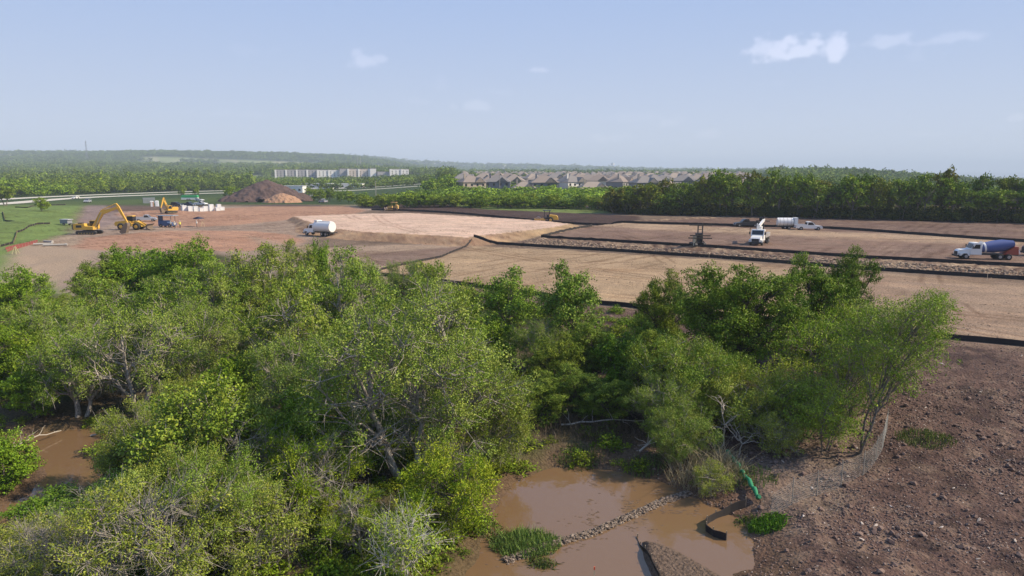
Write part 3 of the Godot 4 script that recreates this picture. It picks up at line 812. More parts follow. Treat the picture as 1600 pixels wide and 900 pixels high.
	var L := [
		["elm1", -5.5, 35.5, 10.8, 13.8, 0.0, "tall grey-green elm with forked pale trunk, the largest tree in the foreground"],
		["elm4", -0.9, 37.5, 6.2, 5.4, 2.0, "rounded elm hanging over the upper left shore of the muddy pool"],
		["elm2", -15.7, 48.0, 8.6, 9.0, 1.0, "broad grey-green elm close behind the left side of the largest elm"],
		["elm3", -14.6, 60.0, 9.3, 10.0, 2.4, "elm behind the largest elm, its top just below the brown graded slope"],
		["elm2", -6.4, 62.0, 8.2, 9.0, 4.0, "elm behind the largest elm, its top against the corner of the tan pad"],
		["elm3", -25.7, 70.0, 8.9, 9.5, 0.2, "wide elm below the water truck, at the far edge of the wood"],
		["lush1", -36.0, 78.0, 9.2, 8.0, 0.9, "dome-shaped bright green tree topping the left wood below the red pad"],
		["lush1", -43.3, 80.0, 8.2, 11.0, 3.1, "wide bright green tree below the yellow excavator"],
		["oak2", -45.7, 77.0, 7.2, 7.5, 1.2, "dark green tree at the left end of the far wood edge beside the dirt slope"],
		["elm2", -28.0, 66.0, 8.0, 8.5, 5.0, "elm in front of the dome-shaped bright tree"],
		["elm3", -24.4, 80.0, 8.2, 6.5, 3.3, "elm at the wood edge just left of the thin bright shrub below the water truck"],
		["lush2", -22.6, 82.0, 8.0, 4.0, 0.7, "thin bright green tree standing at the wood edge below the water truck"],
		["limb", -16.6, 76.0, 6.6, 7.0, 0.9, "thin grey twiggy tree at the wood edge left of the tan pad corner"],
		["elm4", -11.0, 74.0, 6.8, 6.5, 1.9, "low elm at the wood edge in front of the tan pad corner"],
		["lush1", -49.6, 70.0, 6.8, 7.4, 2.2, "bright green tree standing alone left of the bare dirt slope"],
		["elm3", -30.8, 62.0, 7.6, 9.0, 1.4, "elm in the middle of the left wood below the wide bright tree"],
		["elm2", -35.4, 60.0, 7.2, 8.6, 3.0, "elm at the left of the wood, right of the lone bright tree"],
		["lush1", -36.3, 50.0, 5.6, 7.0, 4.4, "bright green tree at the left picture edge below the lone bright tree"],
		["elm4", -34.6, 53.0, 6.4, 8.0, 0.6, "dull green elm at the left edge of the wood above the creek"],
		["limb", -25.6, 47.0, 7.4, 9.0, 1.0, "tree with crooked bare grey limbs in the left wood"],
		["elm4", -24.4, 53.0, 7.2, 8.0, 4.9, "elm right of the tree with crooked bare limbs"],
		["limb", -29.7, 46.5, 6.2, 8.0, 3.7, "tree with bare grey branches leaning over the creek at left"],
		["lush2", -18.4, 45.0, 4.4, 5.4, 1.1, "rounded bright green shrub in the shaded gap of the left wood"],
		["elm4", -12.9, 41.0, 7.2, 7.4, 2.7, "elm in front of the broad elm, left of the forked pale trunk"],
		["broad", -15.2, 33.5, 6.4, 8.4, 0.3, "light green broadleaf tree right of the creek bend"],
		["elm4", -20.0, 35.5, 4.8, 5.5, 0.8, "small dull elm between the creek bend and the light green broadleaf tree"],
		["bare", -14.0, 25.0, 4.7, 7.6, 0.0, "spreading tree with bare grey branches at the bottom left edge"],
		["bare", -17.9, 25.5, 3.2, 5.0, 2.0, "low bare-branched tree in the bottom left corner"],
		["olive", -10.5, 27.0, 3.4, 5.0, 1.0, "olive shrub at the bottom edge right of the bare grey branches"],
		["cedar2", -9.2, 31.5, 4.0, 5.0, 0.5, "yellow-green cedar with grey dead twigs left of the forked trunk"],
		["cedar2", -12.0, 33.5, 3.8, 4.4, 2.5, "small yellow-green cedar beside the light green broadleaf tree"],
		["cedar2", -6.7, 28.5, 2.9, 4.0, 4.1, "low cedar at the bottom edge left of the pale sapling"],
		["cedar1", -2.8, 29.5, 5.3, 4.9, 0.9, "bright feathery cedar in front of the largest elm beside the pool"],
		["sapling", -4.3, 26.0, 3.7, 3.8, 0.0, "silvery thin-stemmed sapling at the bottom edge of the picture"],
		["lush2", -27.1, 35.5, 3.0, 4.4, 1.7, "bright green shrub on the left bank inside the creek bend"],
		["lush2", -21.8, 31.0, 1.8, 4.2, 0.9, "low bright shrub below the creek bend at left"],
		["olive", -20.4, 26.5, 2.2, 4.5, 3.3, "grey olive shrub in the bottom left corner"],
		["broad", -18.4, 30.0, 2.6, 5.0, 2.1, "low light green shrubby tree below the creek bend"],
		["light1", -0.3, 61.0, 7.8, 6.0, 1.0, "flat-topped light green tree right of the largest elm"],
		["light1", 4.7, 57.0, 8.8, 5.6, 3.0, "upright light green tree in front of the tan pad"],
		["elm4", 2.3, 55.0, 5.0, 5.4, 1.0, "low elm at the foot of the upright light green tree"],
		["elm4", 7.1, 58.0, 3.4, 4.6, 2.4, "low elm between the upright light green tree and the dark oaks"],
		["lush2", 7.9, 50.0, 4.7, 4.8, 0.0, "rounded bright green shrub in front of the dark oaks"],
		["oak2", 12.3, 57.0, 7.2, 5.6, 0.3, "smaller dark oak at the left of the oak group"],
		["oak1", 16.5, 50.0, 8.7, 11.4, 1.3, "wide dark green oak in the middle of the oak group"],
		["oak2", 23.0, 53.0, 8.1, 8.0, 2.2, "dark oak right of the wide oak"],
		["oak2", 26.3, 54.0, 8.4, 5.4, 4.4, "narrow oak between the oak group and the slender leaning trees"],
		["olive2", 11.2, 44.0, 6.2, 8.2, 0.5, "drooping olive-green tree in front of the wide oak"],
		["olive2", 14.6, 42.0, 4.6, 6.6, 2.4, "smaller drooping olive tree right of the bleached dead snag"],
		["airy1", 19.8, 38.0, 10.2, 5.2, 0.0, "slender leaning tree with airy foliage beside the wire mesh fence"],
		["airy1", 19.2, 40.5, 9.0, 5.0, 0.25, "slender leaning tree left of the one beside the wire mesh fence"],
		["airy1", 24.2, 44.5, 8.4, 5.0, -0.2, "slender leaning tree behind the one beside the wire mesh fence"],
		["airy2", 18.1, 38.5, 4.4, 4.6, 1.0, "thin-stemmed light green shrubby tree inside the wire mesh fence"],
		["airy2", 20.4, 46.0, 6.4, 6.4, 5.2, "airy light green tree in front of the right-hand dark oak"],
		["airy2", 23.0, 47.0, 7.0, 5.6, 1.9, "airy light green tree behind the leaning trunks, next to the narrow oak"],
		["airy2", 17.6, 43.0, 4.6, 6.0, 2.2, "thin light green tree left of the slender leaning trees"],
		["olive", 15.5, 39.0, 2.4, 4.0, 3.0, "olive shrub behind the end of the wire mesh fence"],
		["olive", 10.5, 35.0, 1.7, 2.6, 0.4, "dull olive bush on the pool bank beside the green netting"],
		["olive2", 9.6, 38.5, 3.4, 4.6, 3.9, "brushy olive tree above the end of the rock berm"],
		["oak2", 3.2, 50.0, 4.6, 5.4, 0.7, "shaded dark tree right behind the rounded elm at the pool"],
		["oak2", 6.1, 52.0, 5.0, 5.6, 3.9, "shaded dark tree below the upright light green tree"],
		["oak2", 10.3, 52.0, 5.2, 5.6, 2.6, "dark tree behind the bright rounded shrub"],
		["olive2", 13.5, 46.0, 5.0, 6.0, 4.6, "olive tree under the wide oak"],
		["airy2", 17.6, 40.5, 4.4, 5.4, 0.2, "airy light green tree between the drooping trees and the mesh fence"],
		["airy2", 21.7, 43.0, 5.4, 5.0, 3.2, "airy light green tree behind the slender leaning trunks"],
		["oak2", 4.4, 46.0, 3.4, 5.0, 2.9, "low dark tree added to darken the hollow behind the pool"],  # three low dark oaks from here, added to darken the otherwise empty hollow
		["oak2", 6.5, 44.3, 3.0, 4.4, 5.1, "low dark tree left of the bleached fallen branch, added to darken the hollow"],
		["oak2", 1.9, 45.0, 3.2, 4.6, 1.1, "low dark tree beside the rounded elm, added to darken the hollow"],
		["elm4", 9.4, 41.2, 4.6, 5.0, 1.1, "leafy tree hanging over the right side of the shaded hollow"],
		["oak2", 9.5, 45.0, 5.6, 6.0, 2.0, "shaded dark tree between the pool and the bright rounded shrub"],
	]
	for q in L: plant(q[0], q[1], q[2], q[3], q[4], q[5], q[6], "", 0.1)
	# small trees that fill the wood between those told apart above
	var rng := RandomNumberGenerator.new()
	rng.seed = 900
	var fill := [-42.9, 62.0, -42.4, 68.0, -37.1, 70.0, -22.8, 58.0, -21.4, 62.0, -12.3, 66.0, -8.8, 52.0, -11.8, 48.0, -8.8, 42.0, -14.9, 38.0, -20.4, 43.0, -32.3, 46.0, -30.7, 50.0, -3.8, 50.0, -2.1, 56.0, -4.1, 43.0, -14.7, 29.0, -11.2, 36.5, -8.3, 36.0, -12.5, 28.0, -5.2, 70.0, -26.8, 76.0, -31.7, 76.0]
	var kinds := ["elm3", "elm4", "lush2", "elm4", "olive2", "lush1"]
	for k in range(0, fill.size(), 2):
		var key: String = kinds[(k / 2) % kinds.size()]
		var hh := rng.randf_range(3.6, 5.4)
		plant(key, fill[k], fill[k + 1], hh, hh * 1.25, rng.randf() * TAU, "small tree half hidden among the taller trees of the foreground wood", "small trees filling the foreground wood", 0.1)
	# low herbs and brush on the flood plain
	var herb := MB.new()
	var cl: Array = K.lush
	var T := Arbor.new()
	for k in 3: T.add(cl[k], Transform3D(Basis().scaled(Vector3(0.75, 0.7, 0.75)), Vector3(k * 0.45 - 0.45, 0.25, (k % 2) * 0.4)), k)
	var mm := MultiMesh.new()
	mm.transform_format = MultiMesh.TRANSFORM_3D
	mm.use_colors = true
	mm.mesh = T.leaf_mesh()
	var xs: Array = []
	for k in 2600:
		var d := rng.randf_range(22.0, 100.0)
		var x := rng.randf_range(-0.8 * d, 0.36 * d)
		var s := edge_at(x, EDGE) - d
		if s < 5.0: continue
		if x > 1.0 + (d - 30.0) * 0.75: continue
		var h := height(x, d)
		if h < WATER + 0.12: continue
		if n_mid.get_noise_2d(x * 1.2, d * 1.2) < -0.25: continue
		if x > 0.5 and x < 9.0 and d > 39.0 and d < 50.0 and rng.randf() < 0.7: continue
		var sc := rng.randf_range(0.5, 1.3)
		xs.append([Transform3D(Basis(Vector3.UP, rng.randf() * TAU).scaled(Vector3(sc, sc * rng.randf_range(0.5, 1.1), sc)), Vector3(x, h, -d)), Color(1, 1, 1).lerp(Color(1.3, 1.0, 0.9), rng.randf()) * rng.randf_range(0.6, 1.05)])
	mm.instance_count = xs.size()
	for k in xs.size():
		mm.set_instance_transform(k, xs[k][0])
		mm.set_instance_color(k, xs[k][1])
	var o := MultiMeshInstance3D.new()
	o.name = "undergrowth"
	o.multimesh = mm
	o.material_override = leaf_mat("leaves")
	add_child(o)
	meta(o, "low green herbs and brush covering the flood plain under the trees", "undergrowth", "", "stuff")

func stuff(called: String, mesh: Mesh, m: Material, xs: Array, label: String, category: String, parent: Node = self, part_only := false) -> MultiMeshInstance3D:
	var mm := MultiMesh.new()
	mm.transform_format = MultiMesh.TRANSFORM_3D
	mm.use_colors = true
	mm.mesh = mesh
	mm.instance_count = xs.size()
	for k in xs.size():
		mm.set_instance_transform(k, xs[k][0])
		mm.set_instance_color(k, xs[k][1])
	var o := MultiMeshInstance3D.new()
	o.name = called if part_only else numbered(called)
	o.multimesh = mm
	o.material_override = m
	parent.add_child(o)
	if part_only: o.set_meta("kind", "stuff")
	else: meta(o, label, category, "", "stuff")
	return o

func far_woods() -> void:
	var lm := leaf_mat("leaves")
	var grey := mat("grey_bark")
	for k in 4:
		model("line%d" % k, "woodland_tree", {"h": 12.0, "r": 4.6, "base": [1.5, 3.0, 2.0, 4.0][k], "lobes": 13, "clumps": 115, "stems": 1 + k % 2, "tr": 0.2, "kinds": K.far, "wood": 0.6, "twigs": 2, "tw": 0.055, "lobe": 0.78, "bare": 0.2}, 200 + k, grey, lm)
	for k in 3:
		model("thick%d" % k, "thicket_tree", {"h": 7.5, "r": 3.8, "base": 0.3, "lobes": 11, "clumps": 95, "stems": 2, "tr": 0.12, "kinds": K.far_bright, "wood": 0.3, "twigs": 1, "tw": 0.04, "lobe": 0.85}, 210 + k, grey, lm)
	var rng := RandomNumberGenerator.new()
	rng.seed = 4242
	# woodland edge along the back of the right-hand pads
	var line := [30.0, 232.0, 37.0, 222.0, 75.0, 208.0, 131.0, 182.0, 190.0, 156.0, 260.0, 120.0]
	var x := 34.0
	while x < 215.0:
		var d := edge_at(x, line)
		for row in 2:
			var dd := d + 2.5 + row * 7.0 + rng.randf_range(-1.5, 1.5)
			var tall := lerpf(8.8, 13.6, sm(34.0, 64.0, x)) * lerpf(1.0, 0.80, sm(95.0, 135.0, x)) * rng.randf_range(0.70, 1.10) + (0.8 if row == 1 else -0.4)
			if row == 1 and rng.randf() < 0.22: tall += 1.4
			if absf(x / dd) < 0.80: plant("line%d" % rng.randi_range(0, 3), x + rng.randf_range(-1.5, 1.5), dd, tall, rng.randf_range(7.0, 10.5), rng.randf() * TAU,
				"tree in the front of the dark woodland edge behind the right-hand pads" if row == 0 else "taller tree just behind the front row of the dark woodland edge", "trees of the dark woodland edge", 0.1)
		x += rng.randf_range(3.8, 5.6)
	# bright thicket behind the pink pad
	x = -62.0
	var tline := [-75.0, 300.0, -49.0, 276.0, -9.0, 264.0, 23.0, 256.0, 45.0, 246.0]
	while x < 44.0:
		var d := edge_at(x, tline)
		for row in 2:
			var dd := d + row * 7.0 + rng.randf_range(-2, 2)
			plant("thick%d" % rng.randi_range(0, 2), x + rng.randf_range(-1.5, 1.5), dd, rng.randf_range(3.8, 5.6) + row * 0.4, rng.randf_range(6.0, 9.0), rng.randf() * TAU,
				"young bright green tree in the front of the thicket behind the pink pad" if row == 0 else "bright green tree just behind the front row of the thicket", "young trees of the bright thicket", 0.1)
		x += rng.randf_range(4.2, 6.2)
	# woods that read as one mass
	var meshes: Array[Mesh] = []
	for k in 3:
		var P := {"h": 9.5, "r": 4.6, "base": 0.3, "lobes": 9, "clumps": 30, "stems": 1, "tr": 0.15, "kinds": K.wood, "wood": 0.0, "twigs": 0, "lobe": 0.85, "cs": 0.62}
		meshes.append(grow(P, 300 + k).leaf_mesh())
	var sets3: Array = [[], [], []]
	# [from, to, spacing, scale]
	for b in [[262.0, 700.0, 7.5, 1.0], [700.0, 1500.0, 12.0, 1.45], [1500.0, 3600.0, 23.0, 2.2], [3600.0, 8000.0, 70.0, 4.6]]:
		var d: float = b[0]
		while d < b[1]:
			var xx := -0.9 * d
			while xx < 0.9 * d:
				var px: float = xx + rng.randf_range(-0.45, 0.45) * b[2]
				var pd: float = d + rng.randf_range(-0.45, 0.45) * b[2]
				xx += b[2]
				if not wooded(px, pd): continue
				var sc: float = b[3] * rng.randf_range(0.65, 1.25)
				var tall := sc * rng.randf_range(0.75, 1.1) * (1.0 if b[3] < 2.0 else 0.62)
				var t := n_big.get_noise_2d(px * 2.0, pd * 2.0)
				if pd < 400.0 and px > -75.0 and px / pd < 0.31: tall *= 0.46
				elif pd > 390.0 and pd < 1650.0 and px / pd > -0.08 and px / pd < 0.36: tall *= 0.6
				if px / pd > 0.3 and pd < 900.0: tall *= 0.62
				if pd > 620.0 and pd < 1240.0 and px / pd < -0.1 and px / pd > -0.37: tall *= 0.55
				var col := Color(1.0, 1.0, 1.0).lerp(Color(1.35, 1.35, 1.0), sm(-0.1, 0.45, t)) * rng.randf_range(0.75, 1.2)
				if pd < 480.0 and px < 46.0: col = col * Color(1.3, 1.4, 0.95)
				sets3[rng.randi() % 3].append([Transform3D(Basis(Vector3.UP, rng.randf() * TAU).scaled(Vector3(sc, tall, sc)), at(px, pd, -0.3)), col])
			d += b[2]
	# shrubby fringe under the woodland edge
	for k in 1500:
		var fx := rng.randf_range(32.0, 215.0)
		var fd := edge_at(fx, line) + rng.randf_range(0.0, 22.0)
		var fs := rng.randf_range(0.16, 0.42)
		sets3[k % 3].append([Transform3D(Basis(Vector3.UP, rng.randf() * TAU).scaled(Vector3(fs * 1.2, fs, fs * 1.2)), at(fx, fd, -0.2)), Color(0.75, 0.7, 0.75).lerp(Color(1.5, 0.95, 1.1), pow(rng.randf(), 2.0)) * rng.randf_range(0.45, 0.9)])
	for k in 3:
		stuff("forest", meshes[k], lm, sets3[k], ["green woods spreading over the valley and hills beyond the road", "mixed green woods spreading between road, houses and hills", "deep green woods covering the low hills under the skyline"][k], "forest")
func wooded(x: float, d: float) -> bool:
	var t := x / d
	if field(x, d) > 0.3: return false
	# road corridor and verges
	if d < 900.0 and (line_gap(x, d, ROAD_A) < 15.0 or line_gap(x, d, ROAD_B) < 17.0): return false
	if x < -50.0 and d < 700.0 and x > edge_at(d, ROAD_SIDE): return false
	if x > -60.0 and x < 46.0 and d < edge_at(x, [-75.0, 308.0, -9.0, 272.0, 23.0, 264.0, 45.0, 254.0]): return false
	if x >= 46.0 and d < edge_at(x, [30.0, 248.0, 75.0, 222.0, 131.0, 197.0, 260.0, 134.0]) + 4.0: return false
	if t > -0.075 and t < 0.36 and d > 395.0 and d < 1650.0: return n_big.get_noise_2d(x * 7.0, d * 7.0) > 0.22
	if t > -0.34 and t < -0.13 and d > 1120.0 and d < 1330.0: return false
	return true
const ROAD_A := [-222.0, 200.0, -228.0, 260.0, -232.0, 326.0, -246.0, 391.0, -242.0, 445.0, -212.0, 505.0, -150.0, 560.0, -60.0, 625.0, 60.0, 690.0, 220.0, 740.0]
const ROAD_B := [-258.0, 200.0, -262.0, 270.0, -268.0, 340.0, -278.0, 420.0, -268.0, 490.0, -238.0, 570.0, -176.0, 640.0, -80.0, 700.0, 40.0, 760.0, 200.0, 800.0]
const ROAD_SIDE := [200.0, -255.0, 340.0, -268.0, 420.0, -278.0, 490.0, -268.0, 570.0, -238.0, 620.0, -150.0, 690.0, -50.0]
func line_gap(x: float, d: float, l: Array) -> float:
	var best := 1e9
	for k in range(2, l.size(), 2):
		var p := Geometry2D.get_closest_point_to_segment(Vector2(x, d), Vector2(l[k - 2], l[k - 1]), Vector2(l[k], l[k + 1]))
		best = minf(best, p.distance_to(Vector2(x, d)))
	return best

# ---------------------------------------------------------------- smaller ground works, buildings, vehicles
func resample(l: Array, step: float) -> PackedVector2Array:
	var out := PackedVector2Array()
	for k in range(2, l.size(), 2):
		var a := Vector2(l[k - 2], l[k - 1])
		var b := Vector2(l[k], l[k + 1])
		var n := maxi(1, int(ceil(a.distance_to(b) / step)))
		for q in n: out.append(a.lerp(b, float(q) / n))
	out.append(Vector2(l[-2], l[-1]))
	return out
func smooth_line(l: Array) -> Array:
	var c := Curve2D.new()
	var m := l.size() / 2
	for k in m:
		var p := Vector2(l[k * 2], l[k * 2 + 1])
		var a := Vector2(l[maxi(0, k - 1) * 2], l[maxi(0, k - 1) * 2 + 1])
		var b := Vector2(l[mini(m - 1, k + 1) * 2], l[mini(m - 1, k + 1) * 2 + 1])
		c.add_point(p, -(b - a) * 0.16, (b - a) * 0.16)
	var out := []
	for p in c.tessellate(4): out.append(p.x); out.append(p.y)
	return out
func strip(called: String, l: Array, w: float, lift: float, m: Material, label: String) -> void:
	var p := resample(smooth_line(l), 6.0)
	var mb := MB.new()
	for k in p.size() - 1:
		var t0 := (p[mini(k + 1, p.size() - 1)] - p[maxi(k - 1, 0)]).normalized().orthogonal() * w * 0.5
		var t1 := (p[mini(k + 2, p.size() - 1)] - p[k]).normalized().orthogonal() * w * 0.5
		for q in 2:
			var s0 := -1.0 + q
			var a := p[k] + t0 * s0
			var b := p[k] + t0 * (s0 + 1.0)
			var c2 := p[k + 1] + t1 * (s0 + 1.0)
			var d := p[k + 1] + t1 * s0
			mb.quad(at(a.x, a.y, lift), at(b.x, b.y, lift), at(c2.x, c2.y, lift), at(d.x, d.y, lift), Vector3.UP)
	solo(called, mb, m, label, "", "", "structure")
func silt_fence(l: Array, label: String, tall := 0.5, called := "silt_fence", fabric: Material = null, step := 2.4) -> Node3D:
	var p := resample(l, step)
	var o := thing(called, label, "silt fence" if called == "silt_fence" else "fence", at(p[0].x, p[0].y), 0.0)
	var rng := RandomNumberGenerator.new()
	rng.seed = int(l[0] * 100.0) + l.size()
	var mb := MB.new()
	var post := MB.new()
	post.box(Vector3(0, tall * 0.5, 0), Vector3(0.045, tall + 0.22, 0.045))
	var pm := post.mesh()
	var base := o.position
	var q := resample(l, step * 0.5)
	var prev := PackedVector3Array()
	for k in q.size():
		var g := at(q[k].x, q[k].y)
		g.y = maxf(g.y, WATER - 0.1)
		g -= base
		var t := (q[mini(k + 1, q.size() - 1)] - q[maxi(k - 1, 0)]).normalized().orthogonal()
		var out := Vector3(t.x, 0, -t.y)
		var sagv := rng.randf_range(-0.04, 0.0) if k % 2 == 1 else 0.0
		var lean := out * rng.randf_range(-0.035, 0.035)
		var row := PackedVector3Array([g + out * 0.012 - Vector3(0, 0.15, 0), g + out * 0.012 + lean * 0.5 + Vector3(0, tall * 0.5, 0), g + out * 0.012 + lean + Vector3(0, tall + sagv, 0), g - out * 0.012 + lean + Vector3(0, tall + sagv, 0), g - out * 0.012 - Vector3(0, 0.15, 0)])
		if k > 0:
			for z in 4: mb.quad(prev[z], row[z], row[z + 1], prev[z + 1], out if z < 2 else (Vector3.UP if z == 2 else -out))
		prev = row
	part("fabric", mb, fabric if fabric else mat("silt_fabric", Color(0.016, 0.013, 0.013), 0.8), o)
	var pmat := mat("fence_post", Color(0.30, 0.22, 0.14), 0.9)
	for k in p.size():
		var s := MeshInstance3D.new()
		s.name = "post"
		s.mesh = pm
		s.material_override = pmat
		o.add_child(s, true)
		s.position = at(p[k].x, p[k].y)
		s.position.y = maxf(s.position.y, WATER - 0.1)
		s.position += Vector3(0.03, 0, -0.045) - base
	return o
func mound(called: String, x: float, d: float, rx: float, rd: float, tall: float, m: Material, label: String, category: String, sd: int, rough := 0.35, peak := 1.15) -> void:
	var f := FastNoiseLite.new()
	f.seed = sd
	f.frequency = 0.12
	f.fractal_octaves = 5
	var N := 72
	var mb := MB.new()
	for a in N:
		for b in N:
			var u := 2.0 * a / (N - 1) - 1.0
			var w := 2.0 * b / (N - 1) - 1.0
			var r := sqrt(u * u + w * w)
			var px := x + u * rx
			var pd := d + w * rd
			var nn := f.get_noise_2d(px * 1.2, pd * 1.2)
			var h := maxf(0.0, 1.0 - pow(r * (1.0 + nn * 0.22), peak)) * tall
			h += f.get_noise_2d(px * 4.0, pd * 4.0) * rough * sm(0.0, 0.6, h)
			mb.v.append(at(px, pd, h if h > 0.0 else -0.4))
			var br := 1.0 + 0.35 * f.get_noise_2d(px * 3.0 + 40.0, pd * 3.0) + 0.25 * f.get_noise_2d(px * 0.6, pd * 0.6)
			mb.c.append(Color(br, br, br))
	mb.n.resize(mb.v.size())
	for a in N:
		for b in N:
			var k := a * N + b
			var l := mb.v[maxi(a - 1, 0) * N + b]
			var r := mb.v[mini(a + 1, N - 1) * N + b]
			var g := mb.v[a * N + maxi(b - 1, 0)]
			var e := mb.v[a * N + mini(b + 1, N - 1)]
			mb.n[k] = (r - l).cross(e - g).normalized()
			if a < N - 1 and b < N - 1:
				for q in [k, k + 1, k + N, k + 1, k + N + 1, k + N]: mb.i.append(q)
	m.vertex_color_use_as_albedo = true
	solo(called, mb, m, label, category)

# --- vehicles: forward is +x, metres
func glass() -> StandardMaterial3D: return mat("dark_glass", Color(0.02, 0.024, 0.028), 0.12)
func rubber() -> StandardMaterial3D: return mat("tyre_rubber", Color(0.022, 0.021, 0.020), 0.85)
func steel() -> StandardMaterial3D: return mat("dark_steel", Color(0.045, 0.043, 0.042), 0.6, 0.4)
func wheel(o: Node3D, x: float, r: float, z: float, w: float, rim: Material, y := -1.0) -> void:
	var t := MB.new()
	var yy := r if y < 0.0 else y
	var s := signf(z)
	t.tube(PackedVector3Array([Vector3(x, yy, z - w * 0.5), Vector3(x, yy, z - w * 0.42), Vector3(x, yy, z + w * 0.42), Vector3(x, yy, z + w * 0.5)]), PackedFloat32Array([r * 0.88, r, r, r * 0.88]), 18, true)
	var a := part("wheel", t, rubber(), o)
	var h := MB.new()
	h.cyl(Vector3(x, yy, z + s * w * 0.3), Vector3(x, yy, z + s * w * 0.54), r * 0.56, r * 0.5, 14)
	h.cyl(Vector3(x, yy, z + s * w * 0.5), Vector3(x, yy, z + s * w * 0.6), r * 0.18, r * 0.15, 8)
	part("rim", h, rim, a)
func pt(o: Node3D, called: String, m: Material, f: Callable) -> MeshInstance3D:
	var mb := MB.new()
	f.call(mb)
	return part(called, mb, m, o)
func paint(key: String, c: Color) -> StandardMaterial3D:
	var m := mat(key, c, 0.38)
	m.clearcoat_enabled = true
	m.clearcoat = 0.4
	return m
func car(kind: String, label: String, p: Vector3, turn: float, body: Material, category := "", group := "") -> Node3D:
	var o := thing({"pickup": "pickup_truck", "suv": "sport_utility", "sedan": "parked_car"}[kind], label, category if category else ("pickup" if kind == "pickup" else "car"), p, turn, group)
	var L := 5.8 if kind == "pickup" else (4.9 if kind == "suv" else 4.6)
	var h := L * 0.5
	var wd := 1.0 if kind != "sedan" else 0.92
	var lo := 0.42
	var belt := 1.12 if kind != "sedan" else 0.92
	var top := 1.92 if kind == "pickup" else (1.82 if kind == "suv" else 1.46)
	pt(o, "body", body, func(m: MB): m.prism([-h, lo + 0.1, -h + 0.05, belt, h - 1.5, belt + 0.02, h - 0.25, belt - 0.12, h, belt - 0.3, h, lo, h - 0.45, lo, h - 0.6, lo + 0.3, h - 1.2, lo + 0.3, h - 1.35, lo, -h + 1.6, lo, -h + 1.45, lo + 0.3, -h + 0.85, lo + 0.3, -h + 0.7, lo], -wd, wd))
	var c0 := -0.55 if kind == "pickup" else -h + 0.15
	var c1 := h - 1.45
	pt(o, "cabin", body, func(m: MB):
		m.prism([c0, belt - 0.02, c0 + 0.18, top - 0.08, c0 + 0.4, top, c1 - 0.9, top, c1 - 0.7, top - 0.06, c1, belt - 0.02], -wd * 0.88, wd * 0.88))
	for s in [-1, 1]:
		pt(o, "window", glass(), func(m: MB): m.prism([c0 + 0.26, belt + 0.06, c0 + 0.34, top - 0.14, c1 - 0.86, top - 0.14, c1 - 0.3, belt + 0.06], s * wd * 0.87, s * wd * 0.895))
		pt(o, "headlight", mat("lamp_lens", Color(0.6, 0.6, 0.58), 0.2), func(m: MB): m.box(Vector3(h - 0.02, belt - 0.38, s * wd * 0.74), Vector3(0.08, 0.16, 0.3)))
		pt(o, "tail_light", mat("red_lens", Color(0.35, 0.02, 0.015), 0.3), func(m: MB): m.box(Vector3(-h + 0.02, belt - 0.2, s * wd * 0.84), Vector3(0.08, 0.28, 0.14)))
	pt(o, "windscreen", glass(), func(m: MB): m.box(Vector3(c1 - 0.33, (belt + top) * 0.5 - 0.02, 0), Vector3(0.04, 0.78, wd * 1.55), Basis(Vector3.BACK, 0.74)))
	pt(o, "rear_window", glass(), func(m: MB): m.box(Vector3(c0 + 0.08, (belt + top) * 0.5, 0), Vector3(0.04, 0.5, wd * 1.5), Basis(Vector3.BACK, -0.22)))
	if kind == "pickup":
		pt(o, "bed_floor", mat("bed_liner", Color(0.03, 0.03, 0.03), 0.8), func(m: MB): m.box(Vector3((-h + c0) * 0.5, belt + 0.012, 0), Vector3(c0 + h - 0.14, 0.02, wd * 1.8)))
		for s in [-1, 1]: pt(o, "bed_side", body, func(m: MB): m.box(Vector3((-h + c0) * 0.5, belt + 0.09, s * (wd - 0.05)), Vector3(c0 + h - 0.02, 0.2, 0.1)))
		pt(o, "tailgate", body, func(m: MB): m.box(Vector3(-h + 0.06, belt + 0.09, 0), Vector3(0.09, 0.2, wd * 1.78)))
	pt(o, "bumper", mat("bumper_grey", Color(0.25, 0.25, 0.25), 0.4, 0.5), func(m: MB): m.box(Vector3(h + 0.05, lo + 0.12, 0), Vector3(0.14, 0.24, wd * 1.9)))
	pt(o, "bumper", mat("bumper_grey"), func(m: MB): m.box(Vector3(-h - 0.05, lo + 0.14, 0), Vector3(0.14, 0.22, wd * 1.9)))
	var rim := mat("alloy_rim", Color(0.35, 0.35, 0.35), 0.35, 0.7)
	for x in [h - 0.9, -h + 1.15]:
		for s in [-1, 1]: wheel(o, x, 0.4 if kind != "sedan" else 0.34, s * (wd - 0.1), 0.26, rim)
	return o
